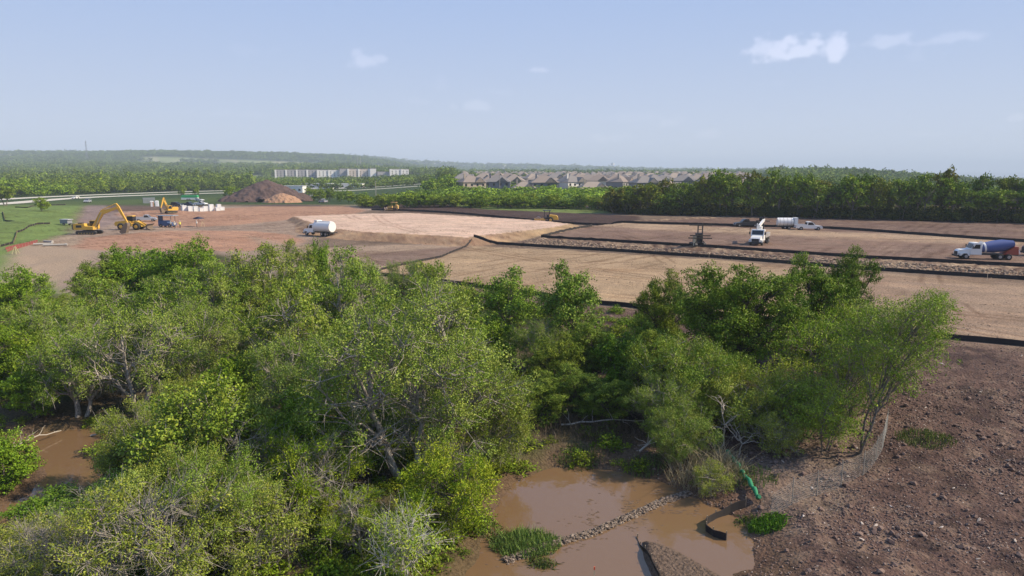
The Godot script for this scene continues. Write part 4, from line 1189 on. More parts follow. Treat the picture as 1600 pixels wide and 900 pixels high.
func excavator(label: String, p: Vector3, turn: float, house_turn: float, ends: Array, yellow: Material) -> Node3D:
	var o := thing("excavator", label, "excavator", p, turn)
	for s in [-1, 1]:
		var t := pt(o, "track", steel(), func(m: MB): m.prism([-2.3, 0.35, -2.1, 0.1, -1.8, 0.0, 1.8, 0.0, 2.1, 0.1, 2.3, 0.35, 2.3, 0.6, 2.05, 0.85, -2.05, 0.85, -2.3, 0.6], s * 1.25 - 0.32, s * 1.25 + 0.32))
		for k in 6: pt(t, "roller", mat("track_roller", Color(0.20, 0.14, 0.05), 0.7), func(m: MB): m.cyl(Vector3(-1.6 + k * 0.64, 0.3, s * 1.25 + 0.3 * s), Vector3(-1.6 + k * 0.64, 0.3, s * 1.25 + 0.36 * s), 0.16, -1, 10))
	pt(o, "undercarriage", steel(), func(m: MB): m.box(Vector3(0, 0.65, 0), Vector3(2.2, 0.5, 1.9)); m.cyl(Vector3(0, 0.85, 0), Vector3(0, 1.08, 0), 0.7))
	var h := Node3D.new()
	h.name = "upper_body"
	o.add_child(h)
	h.rotation.y = house_turn
	pt(h, "deck", yellow, func(m: MB): m.prism([-2.7, 1.1, -2.9, 1.5, -2.9, 2.3, -2.6, 2.45, -0.4, 2.45, -0.2, 1.9, 1.6, 1.8, 1.6, 1.1], -1.3, 1.3))
	pt(h, "counterweight", mat("grey_panel", Color(0.09, 0.085, 0.075), 0.6), func(m: MB): m.prism([-3.15, 1.15, -3.25, 2.1, -3.0, 2.38, -2.88, 2.38, -2.88, 1.12], -1.28, 1.28))
	pt(h, "cab", yellow, func(m: MB): m.prism([-0.1, 1.75, -0.1, 3.0, 0.2, 3.12, 1.2, 3.12, 1.65, 2.5, 1.7, 1.3, -0.1, 1.3], -1.32, -0.35))
	pt(h, "cab_window", glass(), func(m: MB): m.prism([0.02, 2.0, 0.05, 2.95, 1.12, 2.95, 1.5, 2.4, 1.55, 1.8, 0.02, 1.8], -1.345, -0.325))
	pt(h, "engine_vent", steel(), func(m: MB): m.box(Vector3(-1.6, 1.85, 1.305), Vector3(1.3, 0.55, 0.02)); m.box(Vector3(-1.5, 2.55, 0.5), Vector3(0.9, 0.25, 0.9)))
	var e: Vector2 = ends[0]
	var mid: Vector2 = ends[1]
	var w: Vector2 = ends[2]
	var b: Vector2 = ends[3]
	pt(h, "boom", yellow, func(m: MB): m.prism([0.7, 1.6, 1.2, 1.3, mid.x + 0.35, mid.y - 0.45, e.x + 0.1, e.y - 0.3, e.x + 0.15, e.y + 0.1, mid.x - 0.1, mid.y + 0.42], -0.28, 0.28))
	pt(h, "arm", yellow, func(m: MB):
		var a := (w - e).normalized()
		var nrm := Vector2(-a.y, a.x)
		var q0 := e - a * 0.9 + nrm * 0.18
		var q1 := e + nrm * -0.28
		var q2 := w - nrm * 0.14
		var q3 := w + nrm * 0.14
		var q4 := e + nrm * 0.36
		m.prism([q0.x, q0.y, q1.x, q1.y, q2.x, q2.y, q3.x, q3.y, q4.x, q4.y], -0.21, 0.21))
	pt(h, "bucket", mat("bucket_steel", Color(0.16, 0.12, 0.085), 0.75), func(m: MB): m.prism([w.x - 0.15, w.y + 0.1, w.x + 0.25, w.y - 0.1, w.x + 0.25, w.y - 0.7, b.x + 0.5, b.y + 0.1, b.x - 0.5, b.y, b.x - 0.95, b.y + 0.35, w.x - 0.7, w.y - 0.5], -0.6, 0.6))
	for s in [-0.36, 0.36]: pt(h, "boom_cylinder", mat("chrome_rod", Color(0.35, 0.32, 0.25), 0.35, 0.6), func(m: MB): m.cyl(Vector3(1.5, 1.3, s), Vector3(mid.x + 0.1, mid.y, s), 0.09))
	pt(h, "arm_cylinder", yellow, func(m: MB): m.cyl(Vector3(mid.x, mid.y + 0.5, 0), Vector3(e.x - 0.15 - (w - e).normalized().x * 0.8, e.y - (w - e).normalized().y * 0.85, 0), 0.1))
	return o
func loader(label: String, p: Vector3, turn: float, yellow: Material) -> void:
	var o := thing("wheel_loader", label, "wheel loader", p, turn)
	pt(o, "rear_body", yellow, func(m: MB): m.prism([-3.9, 1.1, -4.0, 1.6, -3.7, 2.05, -0.9, 2.35, -0.2, 2.2, 0.3, 1.5, 0.3, 0.85, -1.2, 0.8, -1.5, 1.3, -3.0, 1.3, -3.3, 0.9], -0.95, 0.95))
	pt(o, "front_frame", yellow, func(m: MB): m.prism([0.5, 0.8, 0.5, 1.7, 1.3, 2.2, 2.2, 1.6, 2.4, 0.8], -0.55, 0.55))
	pt(o, "cab", yellow, func(m: MB): m.prism([-1.0, 2.2, -0.95, 3.35, -0.9, 3.5, 0.5, 3.5, 0.55, 3.35, 0.5, 2.0, -0.2, 1.9], -0.75, 0.75))
	pt(o, "cab_window", glass(), func(m: MB): m.prism([-0.9, 2.35, -0.86, 3.3, 0.58, 3.3, 0.54, 2.2, -0.1, 2.2], -0.78, 0.78))
	for s in [-0.65, 0.65]: pt(o, "lift_arm", yellow, func(m: MB): m.prism([0.7, 2.1, 1.2, 2.3, 2.9, 1.5, 4.1, 0.6, 4.0, 0.4, 2.6, 1.1, 1.0, 1.9], s - 0.12, s + 0.12))
	pt(o, "bucket", mat("bucket_steel"), func(m: MB): m.prism([3.9, 0.25, 3.85, 1.0, 4.2, 1.45, 4.9, 1.5, 4.35, 1.1, 4.3, 0.5, 5.2, 0.08, 4.2, 0.05], -1.4, 1.4))
	for x in [-2.25, 1.5]:
		for s in [-1, 1]: wheel(o, x, 0.86, s * 1.12, 0.62, yellow)
	pt(o, "ladder", steel(), func(m: MB): m.box(Vector3(-0.6, 1.1, 1.05), Vector3(0.6, 0.9, 0.12)))
func big_truck(called: String, label: String, category: String, p: Vector3, turn: float, cabc: Material, L: float, axles: Array) -> Node3D:
	var o := thing(called, label, category, p, turn)
	var h := L * 0.5
	pt(o, "chassis", steel(), func(m: MB): m.box(Vector3(-0.3, 0.85, 0), Vector3(L - 0.9, 0.28, 0.95)))
	pt(o, "hood", cabc, func(m: MB): m.prism([h - 1.9, 0.75, h - 1.9, 1.75, h - 0.3, 1.55, h, 1.3, h, 0.7], -0.85, 0.85))
	var c := pt(o, "cab", cabc, func(m: MB): m.prism([h - 3.5, 0.8, h - 3.5, 2.6, h - 3.3, 2.75, h - 2.3, 2.75, h - 1.85, 1.75, h - 1.85, 0.8], -1.12, 1.12))
	pt(c, "windscreen", glass(), func(m: MB): m.box(Vector3(h - 2.05, 2.22, 0), Vector3(0.05, 0.8, 1.95), Basis(Vector3.BACK, 0.42)))
	for s in [-1, 1]:
		pt(c, "side_window", glass(), func(m: MB): m.prism([h - 3.2, 1.8, h - 3.2, 2.5, h - 2.5, 2.5, h - 2.1, 1.8], s * 1.115, s * 1.14))
		pt(o, "mirror", steel(), func(m: MB): m.box(Vector3(h - 2.0, 2.1, s * 1.38), Vector3(0.1, 0.5, 0.22)))
		pt(o, "fender", cabc, func(m: MB): m.prism([h - 1.75, 0.65, h - 1.5, 1.05, h - 0.9, 1.12, h - 0.3, 0.95, h - 0.2, 0.62, h - 0.45, 0.62, h - 0.7, 0.98, h - 1.3, 0.98, h - 1.5, 0.62], s * 1.0 - 0.18, s * 1.0 + 0.18))
		pt(o, "headlight", mat("lamp_lens"), func(m: MB): m.box(Vector3(h - 0.12, 0.95, s * 0.98), Vector3(0.16, 0.18, 0.22)))
	pt(o, "grille", steel(), func(m: MB): m.box(Vector3(h + 0.01, 1.0, 0), Vector3(0.06, 0.55, 1.25)); m.box(Vector3(h + 0.1, 0.55, 0), Vector3(0.2, 0.28, 2.2)))
	for a in axles:
		for s in [-1, 1]: wheel(o, a, 0.5, s * 0.98, 0.36 if a > 0 else 0.56, mat("alloy_rim", Color(0.35, 0.35, 0.35), 0.35, 0.7))
	return o
func person(label: String, p: Vector3, turn: float, shirt: Color, legs: Color) -> void:
	# one continuous body: tapered trunk, limbs and head swept into a single mesh
	var o := thing("person", label, "person", p, turn, "workers on the red pad")
	var m := MB.new()
	m.tint = legs
	for s in [-1, 1]:
		m.tube(PackedVector3Array([Vector3(0.16, 0.03, s * 0.13), Vector3(0.02, 0.06, s * 0.12), Vector3(0.0, 0.12, s * 0.12), Vector3(0.02, 0.5, s * 0.11), Vector3(0, 0.92, s * 0.09)]), PackedFloat32Array([0.035, 0.05, 0.05, 0.065, 0.09]), 8, true)
	m.tint = shirt
	m.tube(PackedVector3Array([Vector3(0, 0.88, 0), Vector3(0, 1.1, 0), Vector3(0.01, 1.35, 0), Vector3(0, 1.46, 0)]), PackedFloat32Array([0.17, 0.17, 0.2, 0.1]), 10, true)
	for s in [-1, 1]:
		m.tint = shirt
		m.tube(PackedVector3Array([Vector3(0, 1.42, s * 0.12), Vector3(0.0, 1.38, s * 0.22), Vector3(-0.02, 1.12, s * 0.26)]), PackedFloat32Array([0.06, 0.062, 0.048]), 8, true)
		m.tint = Color(0.36, 0.22, 0.15)
		m.tube(PackedVector3Array([Vector3(-0.02, 1.12, s * 0.26), Vector3(0.1, 0.9, s * 0.25), Vector3(0.14, 0.82, s * 0.25)]), PackedFloat32Array([0.046, 0.034, 0.04]), 8, true)
	m.tube(PackedVector3Array([Vector3(0, 1.44, 0), Vector3(0.0, 1.53, 0), Vector3(0.02, 1.58, 0), Vector3(0.02, 1.66, 0), Vector3(0.01, 1.74, 0), Vector3(0.0, 1.77, 0)]), PackedFloat32Array([0.055, 0.052, 0.085, 0.1, 0.08, 0.02]), 10, true)
	part("body", m, mat("clothed_figure", Color(1, 1, 1), 0.85, 0.0, true), o)
	pt(o, "hard_hat", mat("hat_white", Color(0.75, 0.75, 0.72), 0.4), func(q: MB): q.tube(PackedVector3Array([Vector3(0.02, 1.70, 0), Vector3(0.01, 1.71, 0), Vector3(0.01, 1.78, 0), Vector3(0, 1.82, 0)]), PackedFloat32Array([0.14, 0.115, 0.095, 0.02]), 12, true))
func house(x: float, d: float, w: float, dep: float, st: int, turn: float, wallc: Material, roofc: Material, label: String, group: String, detail: bool) -> void:
	var o := thing("house", label, "house", at(x, d, -0.3), turn, group)
	var h := 0.3 + 2.9 * st
	pt(o, "wall", wallc, func(m: MB): m.box(Vector3(0, h * 0.5, 0), Vector3(w, h, dep)))
	var rf := pt(o, "roof", roofc, func(m: MB):
		var ov := 0.5
		var a := w * 0.5 + ov
		var b := dep * 0.5 + ov
		var rr := dep * 0.34
		var k := maxf(0.4, a - b)
		var p := [Vector3(-a, h, -b), Vector3(a, h, -b), Vector3(a, h, b), Vector3(-a, h, b), Vector3(-k, h + rr, 0), Vector3(k, h + rr, 0)]
		m.quad(p[0], p[1], p[5], p[4], Vector3(0, 1, -1)); m.quad(p[3], p[2], p[5], p[4], Vector3(0, 1, 1))
		m.tri(p[0], p[3], p[4], Vector3(-1, 1, 0)); m.tri(p[1], p[2], p[5], Vector3(1, 1, 0))
		m.quad(p[0], p[1], p[2], p[3], Vector3.DOWN)
		# front gable
		var g := w * 0.22
		var gx := w * 0.2
		m.tri(Vector3(gx - g, h, b + 0.6), Vector3(gx + g, h, b + 0.6), Vector3(gx, h + rr * 0.75, b + 0.6), Vector3.BACK)
		m.quad(Vector3(gx - g, h, b + 0.7), Vector3(gx, h + rr * 0.76, b + 0.7), Vector3(gx, h + rr * 0.76, 0), Vector3(gx - g, h, 0), Vector3(-1, 1, 0))
		m.quad(Vector3(gx + g, h, b + 0.7), Vector3(gx, h + rr * 0.76, b + 0.7), Vector3(gx, h + rr * 0.76, 0), Vector3(gx + g, h, 0), Vector3(1, 1, 0)))
	if not detail: return
	pt(rf, "chimney", wallc, func(m: MB): m.box(Vector3(-w * 0.3, h + dep * 0.3, dep * 0.12), Vector3(0.9, dep * 0.3, 0.8)))
	for s in st:
		for k in 4: pt(o, "window", glass(), func(m: MB): m.box(Vector3(-w * 0.38 + k * w * 0.25, 1.7 + 2.9 * s, dep * 0.5 + 0.02), Vector3(1.3, 1.4, 0.06)))
		for k in 2: pt(o, "window", glass(), func(m: MB): m.box(Vector3(w * 0.5 + 0.02, 1.7 + 2.9 * s, -dep * 0.2 + k * dep * 0.4), Vector3(0.06, 1.4, 1.2)))
func box_part(o: Node3D, called: String, m: Material, c: Vector3, s: Vector3) -> MeshInstance3D:
	return pt(o, called, m, func(q: MB): q.box(c, s))

func extras() -> void:
	ground_works()
	wet_corner()
	buildings()
	vehicles()
func ground_works() -> void:
	var conc := mat("road_concrete", Color(0.50, 0.46, 0.38), 0.9)
	strip("road", ROAD_A, 12.0, 0.10, conc, "pale concrete carriageway passing the site entrance")
	strip("road", ROAD_B, 12.0, 0.10, conc, "pale concrete carriageway on the far side of the median")
	silt_fence([-19.5, 97.4, -18.6, 96.2, -8.2, 89.2, 9.0, 75.2, 17.0, 70.3, 31.2, 61.8, 42.0, 55.9, 66.0, 40.0], "black silt fence along the near edge of the tan pad above the trees")
	silt_fence([-7.7, 141.6, 10.0, 131.2, 32.2, 117.4, 51.9, 101.8, 69.0, 91.2, 106.0, 67.0], "black silt fence at the foot of the rough bank behind the tan pad", 0.54)
	silt_fence([19.5, 172.0, 11.6, 157.8, 5.9, 142.8, 8.5, 140.5, 33.9, 123.6, 53.8, 107.4, 71.7, 97.1, 112.0, 71.6], "black silt fence on top of the rough bank, round the upper pad's corner", 0.5)
	silt_fence([-52.0, 262.0, -36.0, 247.0, -5.0, 215.0, 14.0, 194.0, 32.8, 182.0, 74.6, 165.0, 97.0, 132.0, 130.0, 98.0], "long black silt fence behind the pink pad and the upper pad", 0.58)
	silt_fence([-8.0, 138.7, -11.8, 117.3, -16.0, 108.9, -19.0, 101.6, -18.6, 96.4], "low black silt fence along the left edge of the tan pad", 0.35)
	silt_fence([11.8, 33.4, 11.0, 33.2, 10.1, 32.7, 9.5, 32.1, 9.3, 31.5, 9.5, 31.0, 10.0, 30.6], "short curved black silt fence standing in the muddy pool", 0.46, "silt_fence", null, 1.2)
	silt_fence([-97.6, 133.9, -99.6, 140.3, -115.0, 163.7, -121.0, 179.7, -120.6, 184.2], "black silt fence crossing the green slope beside the site drive", 0.42)
	silt_fence([-187.2, 266.9, -182.3, 266.9, -201.1, 305.1, -196.2, 311.5], "black silt fence along the top of the green slope near the road", 0.42)
	silt_fence([-173.7, 241.0, -148.8, 207.3, -143.8, 204.5], "short curled black silt fence at the left picture edge on the green slope", 0.42)
	silt_fence([5.9, 30.9, 5.9, 30.2, 6.0, 29.5, 6.1, 28.6, 6.2, 27.3], "thin black edging along the smooth mud spit in the pool", 0.16, "silt_fence", null, 1.2)
	var net := mat("red_netting", Color(0.23, 0.055, 0.050), 0.9)
	silt_fence([-93.7, 129.8, -94.3, 133.3, -95.2, 138.2, -96.9, 143.5], "fallen red safety netting lying at the foot of the green slope", 0.5, "safety_fence", net, 1.6)
	silt_fence([-92.3, 128.1, -92.7, 132.1, -95.4, 140.8], "sagging red safety netting in front of the fallen netting", 0.3, "safety_fence", net, 1.6)
	mound("soil_stockpile", -124.0, 360.0, 23.5, 20.0, 10.6, mat("stockpile_soil", Color(0.088, 0.054, 0.045), 0.95), "large dark brown cone-shaped soil stockpile behind the red pad", "soil pile", 31, 0.7, 1.12)
	mound("soil_stockpile", -110.0, 340.0, 9.6, 8.0, 4.3, mat("stockpile_tan", Color(0.32, 0.185, 0.11), 0.95), "small tan soil pile in front of the large dark stockpile", "soil pile", 32, 0.5, 1.5)
	mound("brush_pile", -59.0, 296.0, 4.6, 4.0, 3.4, mat("burnt_brush", Color(0.045, 0.034, 0.030), 0.95), "dark heap of brush and stumps left of the bright thicket", "brush pile", 33, 1.3, 1.0)
	mound("soil_windrow", -49.0, 281.0, 12.0, 3.5, 1.1, mat("dark_soil", Color(0.07, 0.046, 0.040), 0.95), "low dark ridge of stripped soil beside the dark brush heap", "soil pile", 34, 0.5, 1.0)
	mound("soil_windrow", -96.0, 300.0, 24.0, 1.8, 0.75, mat("cut_soil", Color(0.085, 0.055, 0.046), 0.95), "low dark ridge of cut soil along the front of the stockpile", "soil pile", 35, 0.3, 1.0)
	# loose clods and chips on the ploughed mulch
	var rng := RandomNumberGenerator.new()
	rng.seed = 555
	for kind in 2:
		var mb := MB.new()
		var q: Array[Vector3] = []
		for k in 10:
			var y := 1.0 - 2.0 * (k + 0.5) / 10.0
			var r := sqrt(1.0 - y * y)
			q.append(Vector3(cos(k * 2.4) * r, y * (0.7 if kind == 0 else 0.28), sin(k * 2.4) * r * (0.8 if kind == 0 else 0.45)) * rng.randf_range(0.75, 1.2))
		var hull := hull_of(q)
		for f in hull: mb.tri(f[0], f[1], f[2], (f[0] + f[1] + f[2]) / 3.0)
		var xs := []
		for k in (60000 if kind == 0 else 12000):
			var d := 17.0 + 46.0 * pow(rng.randf(), 0.8)
			var x := rng.randf_range(4.0, 0.9 * d + 8.0)
			if (edge_at(x, EDGE) - d) < 1.5: continue
			var h := height(x, d)
			if h < WATER + 0.05: continue
			if sdist(x, d, SPIT, 3.0) > -0.6: continue
			var mul := sm(6.0, 11.0, x - (d - 40.0) * 0.12 + 0.25 * (d - 34.0))
			if d > 40.0 and rng.randf() < sm(40.0, 54.0, d) * 0.75: continue
			if rng.randf() > mul * (0.2 + 0.8 * sm(-0.3, 0.3, n_rag.get_noise_2d(x * 1.1, d * 1.1))): continue
			var s := rng.randf_range(0.03, 0.085) * (2.6 if rng.randf() < 0.03 else 1.0) * (1.0 if kind == 0 else 0.8)
			var col := Color(0.105, 0.066, 0.054).lerp(Color(0.20, 0.135, 0.105), rng.randf()) if kind == 0 else Color(0.30, 0.24, 0.19).lerp(Color(0.48, 0.42, 0.37), rng.randf())
			xs.append([Transform3D(Basis.from_euler(Vector3(rng.randf_range(-0.5, 0.5), rng.randf() * TAU, rng.randf_range(-0.5, 0.5))).scaled(Vector3(s, s * 0.8, s)), Vector3(x, h + s * 0.25, -d)), col])
		stuff("clods" if kind == 0 else "wood_chips", mb.mesh(), mat("loose_soil", Color(1, 1, 1), 0.95, 0.0, true), xs, "dark clods of ploughed soil strewn over the field at right" if kind == 0 else "pale wood chips strewn over the ploughed field at right", "clods" if kind == 0 else "wood chips")
	# rough lumps on the bank between the tan pad and the upper pad, and on the slope of the pink pad
	var lump := MB.new()
	var q2: Array[Vector3] = []
	for k in 10:
		var y := 1.0 - 2.0 * (k + 0.5) / 10.0
		var r := sqrt(1.0 - y * y)
		q2.append(Vector3(cos(k * 2.4) * r, y * 0.7, sin(k * 2.4) * r) * rng.randf_range(0.7, 1.2))
	for f in hull_of(q2): lump.tri(f[0], f[1], f[2], (f[0] + f[1] + f[2]) / 3.0)
	var ls := []
	var foot := [5.0, 139.0, 32.2, 119.2, 52.5, 104.2, 70.0, 93.6, 108.0, 68.5]
	for k in 6000:
		var x := rng.randf_range(2.0, 106.0)
		var d := edge_at(x, foot) + rng.randf_range(-1.9, 1.9)
		var s := rng.randf_range(0.05, 0.2)
		ls.append([Transform3D(Basis.from_euler(Vector3(rng.randf(), rng.randf() * TAU, 0)).scaled(Vector3(s * 1.4, s, s)), at(x, d, s * 0.1)), Color(0.13, 0.085, 0.065).lerp(Color(0.42, 0.31, 0.21), rng.randf())])
	var crumbs := []
	for k in 26000:
		var d := rng.randf_range(62.0, 175.0)
		var x := rng.randf_range(-0.45 * d, 0.74 * d)
		if edge_at(x, EDGE) - d > -1.5: continue
		var cl := n_rag.get_noise_2d(x * 0.6 + 20.0, d * 0.9)
		if rng.randf() > sm(-0.05, 0.5, cl) + 0.03: continue
		var s := rng.randf_range(0.03, 0.10)
		crumbs.append([Transform3D(Basis.from_euler(Vector3(rng.randf(), rng.randf() * TAU, 0)).scaled(Vector3(s * 1.5, s * 0.8, s)), at(x, d, 0.0)), Color(0.11, 0.075, 0.058).lerp(Color(0.34, 0.24, 0.16), rng.randf())])
	stuff("soil_crumbs", lump.mesh(), mat("loose_soil"), crumbs, "scattered crumbs of soil left by machines on the graded pads", "soil crumbs")
	stuff("rubble", lump.mesh(), mat("loose_soil"), ls, "lumps of soil and cut roots covering the rough bank behind the tan pad", "rubble")
func hull_of(p: Array[Vector3]) -> Array:
	# brute-force convex hull of a few points
	var out := []
	for a in p.size():
		for b in range(a + 1, p.size()):
			for c in range(b + 1, p.size()):
				var n := (p[b] - p[a]).cross(p[c] - p[a])
				if n.length() < 1e-6: continue
				var pos := 0
				var neg := 0
				for k in p.size():
					if k == a or k == b or k == c: continue
					if n.dot(p[k] - p[a]) > 0: pos += 1
					else: neg += 1
				if pos == 0 or neg == 0: out.append([p[a], p[b], p[c]])
	return out
func wet_corner() -> void:
	var rng := RandomNumberGenerator.new()
	rng.seed = 808
	# rock berm across the pool
	var line := smooth_line([-0.3, 28.8, 1.5, 30.0, 4.0, 31.4, 6.5, 33.4, 8.0, 34.6, 9.5, 35.5])
	var p := resample(line, 0.1)
	var o := thing("rock_berm", "low berm of pale rocks in wire mesh crossing the muddy pool", "rock berm", Vector3(p[0].x, WATER, -p[0].y))
	var st := MB.new()
	var q2: Array[Vector3] = []
	for k in 11:
		var y := 1.0 - 2.0 * (k + 0.5) / 11.0
		var r := sqrt(1.0 - y * y)
		q2.append(Vector3(cos(k * 2.4) * r, y * 0.8, sin(k * 2.4) * r) * rng.randf_range(0.75, 1.15))
	for f in hull_of(q2): st.tri(f[0], f[1], f[2], (f[0] + f[1] + f[2]) / 3.0)
	var xs := []
	for k in p.size():
		for z in 11:
			var a := rng.randf_range(-0.2, PI + 0.2)
			var t := (p[mini(k + 1, p.size() - 1)] - p[maxi(k - 1, 0)]).normalized().orthogonal()
			var rr := 0.27 * rng.randf_range(0.75, 1.0)
			var c := Vector3(p[k].x, WATER - 0.10, -p[k].y) - o.position + Vector3(t.x, 0, -t.y) * cos(a) * rr + Vector3(0, sin(a) * rr, 0)
			var s := rng.randf_range(0.04, 0.085)
			xs.append([Transform3D(Basis.from_euler(Vector3(rng.randf() * 3, rng.randf() * TAU, 0)).scaled(Vector3(s * 1.3, s, s)), c), Color(0.10, 0.072, 0.053).lerp(Color(0.29, 0.225, 0.17), pow(rng.randf(), 1.5))])
	stuff("stones", st.mesh(), mat("loose_soil"), xs, "", "", o, true)
	var core := MB.new()
	var cp := PackedVector3Array()
	var cr := PackedFloat32Array()
	for k in range(0, p.size(), 4):
		cp.append(Vector3(p[k].x, WATER - 0.12, -p[k].y) - o.position)
		cr.append(0.22)
	core.tube(cp, cr, 10, true)
	part("core", core, mat("wet_stone", Color(0.10, 0.075, 0.055), 0.8), o)
	var bits := []
	for k in 1500:
		var u := rng.randf()
		var q := p[int(u * (p.size() - 1))] + Vector2(rng.randfn() * 0.9 + 0.5, rng.randfn() * 0.8 + 0.5)
		if k > 900: q = Vector2(rng.randf_range(4.0, 9.5), rng.randf_range(33.0, 38.5))
		if sdist(q.x, q.y, POND, 3.0) < 0.1 or n_rag.get_noise_2d(q.x * 5.0, q.y * 5.0) < 0.12: continue
		var s := rng.randf_range(0.02, 0.07)
		bits.append([Transform3D(Basis(Vector3.UP, rng.randf() * TAU).scaled(Vector3(s * 2.2, 0.012, s)), Vector3(q.x, WATER + 0.004, -q.y)), Color(0.07, 0.045, 0.028).lerp(Color(0.16, 0.10, 0.06), rng.randf())])
	stuff("floating_debris", st.mesh(), mat("loose_soil"), bits, "dark leaves and bark bits floating on the muddy pool", "debris")
	# green netting sock
	var g := MB.new()
	var gp := PackedVector3Array()
	var gr := PackedFloat32Array()
	var gl := resample([12.4, 38.5, 12.4, 37.1, 12.4, 35.5, 12.5, 34.2, 12.5, 33.4], 0.25)
	for k in gl.size():
		gp.append(at(gl[k].x, gl[k].y, 0.3 + 0.08 * sin(k * 1.7)))
		gr.append(0.11 + 0.035 * sin(k * 2.3 + 1.0))
	g.tube(gp, gr, 9, true)
	solo("netting_sock", g, mat("green_netting", Color(0.02, 0.20, 0.085), 0.8), "bright green netting sock lying down the bank beside the pool", "erosion sock")
	# wire mesh fence
	var wl := smooth_line([22.4, 40.2, 21.0, 38.0, 19.0, 35.8, 16.7, 34.4, 14.6, 33.2, 12.5, 31.8])
	var w := resample(wl, 0.1)
	var wo := thing("mesh_fence", "grey wire mesh fence curving round the slender leaning trees", "fence", at(w[0].x, w[0].y))
	var wm := MB.new()
	for k in w.size():
		var a := at(w[k].x, w[k].y) - wo.position
		wm.tube(PackedVector3Array([a, a + Vector3(0, 1.25, 0)]), PackedFloat32Array([0.003, 0.003]), 3)
		if k > 0:
			var b := at(w[k - 1].x, w[k - 1].y) - wo.position
			for z in 11: wm.tube(PackedVector3Array([a + Vector3(0, 0.05 + z * 0.12, 0), b + Vector3(0, 0.05 + z * 0.12, 0)]), PackedFloat32Array([0.003, 0.003]), 3)
	part("wire_mesh", wm, mat("galvanised_wire", Color(0.33, 0.33, 0.31), 0.5), wo)
	for k in range(0, w.size(), 20):
		var a := at(w[k].x, w[k].y) - wo.position
		pt(wo, "post", mat("grey_post", Color(0.28, 0.25, 0.21), 0.8), func(m: MB): m.cyl(a - Vector3(0, 0.2, 0), a + Vector3(0, 1.4, 0), 0.025, -1, 6))
	# bleached snag and fallen wood
	var bone := mat("bleached_wood", Color(0.34, 0.30, 0.25), 0.9)
	var snags := [
		["dead_snag", "bleached forked dead snag rising from the brush right of the pool", 11.9, 39.0, 2.9, 0.06, 0.0],
		["dead_snag", "short bleached dead branch standing right of the forked snag", 12.9, 38.6, 1.5, 0.045, 1.2],
		["dead_snag", "bare white dead treetop between the oaks and the slender trees", 27.5, 55.0, 5.6, 0.07, 2.2]]
	for s in snags:
		var m := MB.new()
		var base := at(s[2], s[3], -0.2)
		var prev := PackedVector3Array([Vector3.ZERO])
		var top := Vector3(rng.randf_range(-0.5, 0.5), s[4], rng.randf_range(-0.3, 0.3))
		var tr := bend(Vector3.ZERO, top, Vector3(0.3, 0, 0), 7, rng, 0.07)
		m.tube(tr, taper(s[5], s[5] * 0.3, 7), 6)
		for k in 9:
			var r := tr[rng.randi_range(3, 7)]
			var e := r + Vector3(rng.randf_range(-1.2, 1.2), rng.randf_range(0.1, 1.0), rng.randf_range(-0.8, 0.8))
			var b := bend(r, e, Vector3(0, 0.15, 0), 4, rng, 0.07)
			m.tube(b, taper(s[5] * 0.55, s[5] * 0.15, 4), 4)
			for z in 2: m.tube(bend(b[2 + z], b[2 + z] + Vector3(rng.randfn(), rng.randf_range(-0.2, 0.6), rng.randfn()) * 0.5, Vector3.ZERO, 2, rng, 0.04), taper(s[5] * 0.22, s[5] * 0.08, 2), 3)
		var n := solo(s[0], m, bone, s[1], "dead tree")
		n.position = base
	for l in [[3.2, 43.6, 8.4, 43.0, 0.06, "thin bleached log lying across the shaded far shore of the pool", 0.55], [7.5, 39.4, 9.6, 41.0, 0.07, "bleached fallen branch leaning at the far shore left of the snag", 0.9], [-30.9, 40.6, -29.5, 44.0, 0.07, "fallen grey trunk lying over the creek at the left picture edge", 0.6], [-27.5, 43.8, -25.3, 43.8, 0.06, "fallen grey log along the far bank of the creek", 0.3], [9.9, 36.2, 10.9, 34.6, 0.035, "dead grey branch fallen across the brush beside the green netting", 0.8]]:
		var a := at(l[0], l[1], 0.25)
		var b := at(l[2], l[3], 0.1 + l[6])
		a.y = maxf(a.y, WATER + 0.05); b.y = maxf(b.y, WATER + 0.1)
		var m := MB.new()
		var path := bend(a, b, Vector3(0, 0.15, 0.1), 8, rng, 0.06)
		m.tube(path, taper(l[4], l[4] * 0.4, 8), 6, true)
		for k in 8:
			var r := path[rng.randi_range(1, 8)]
			m.tube(bend(r, r + Vector3(rng.randfn() * 0.4, rng.randf_range(-0.2, 0.9), rng.randfn() * 0.4), Vector3.ZERO, 3, rng, 0.05), taper(l[4] * 0.4, l[4] * 0.12, 3), 4)
		solo("fallen_log", m, bone, l[5], "log")
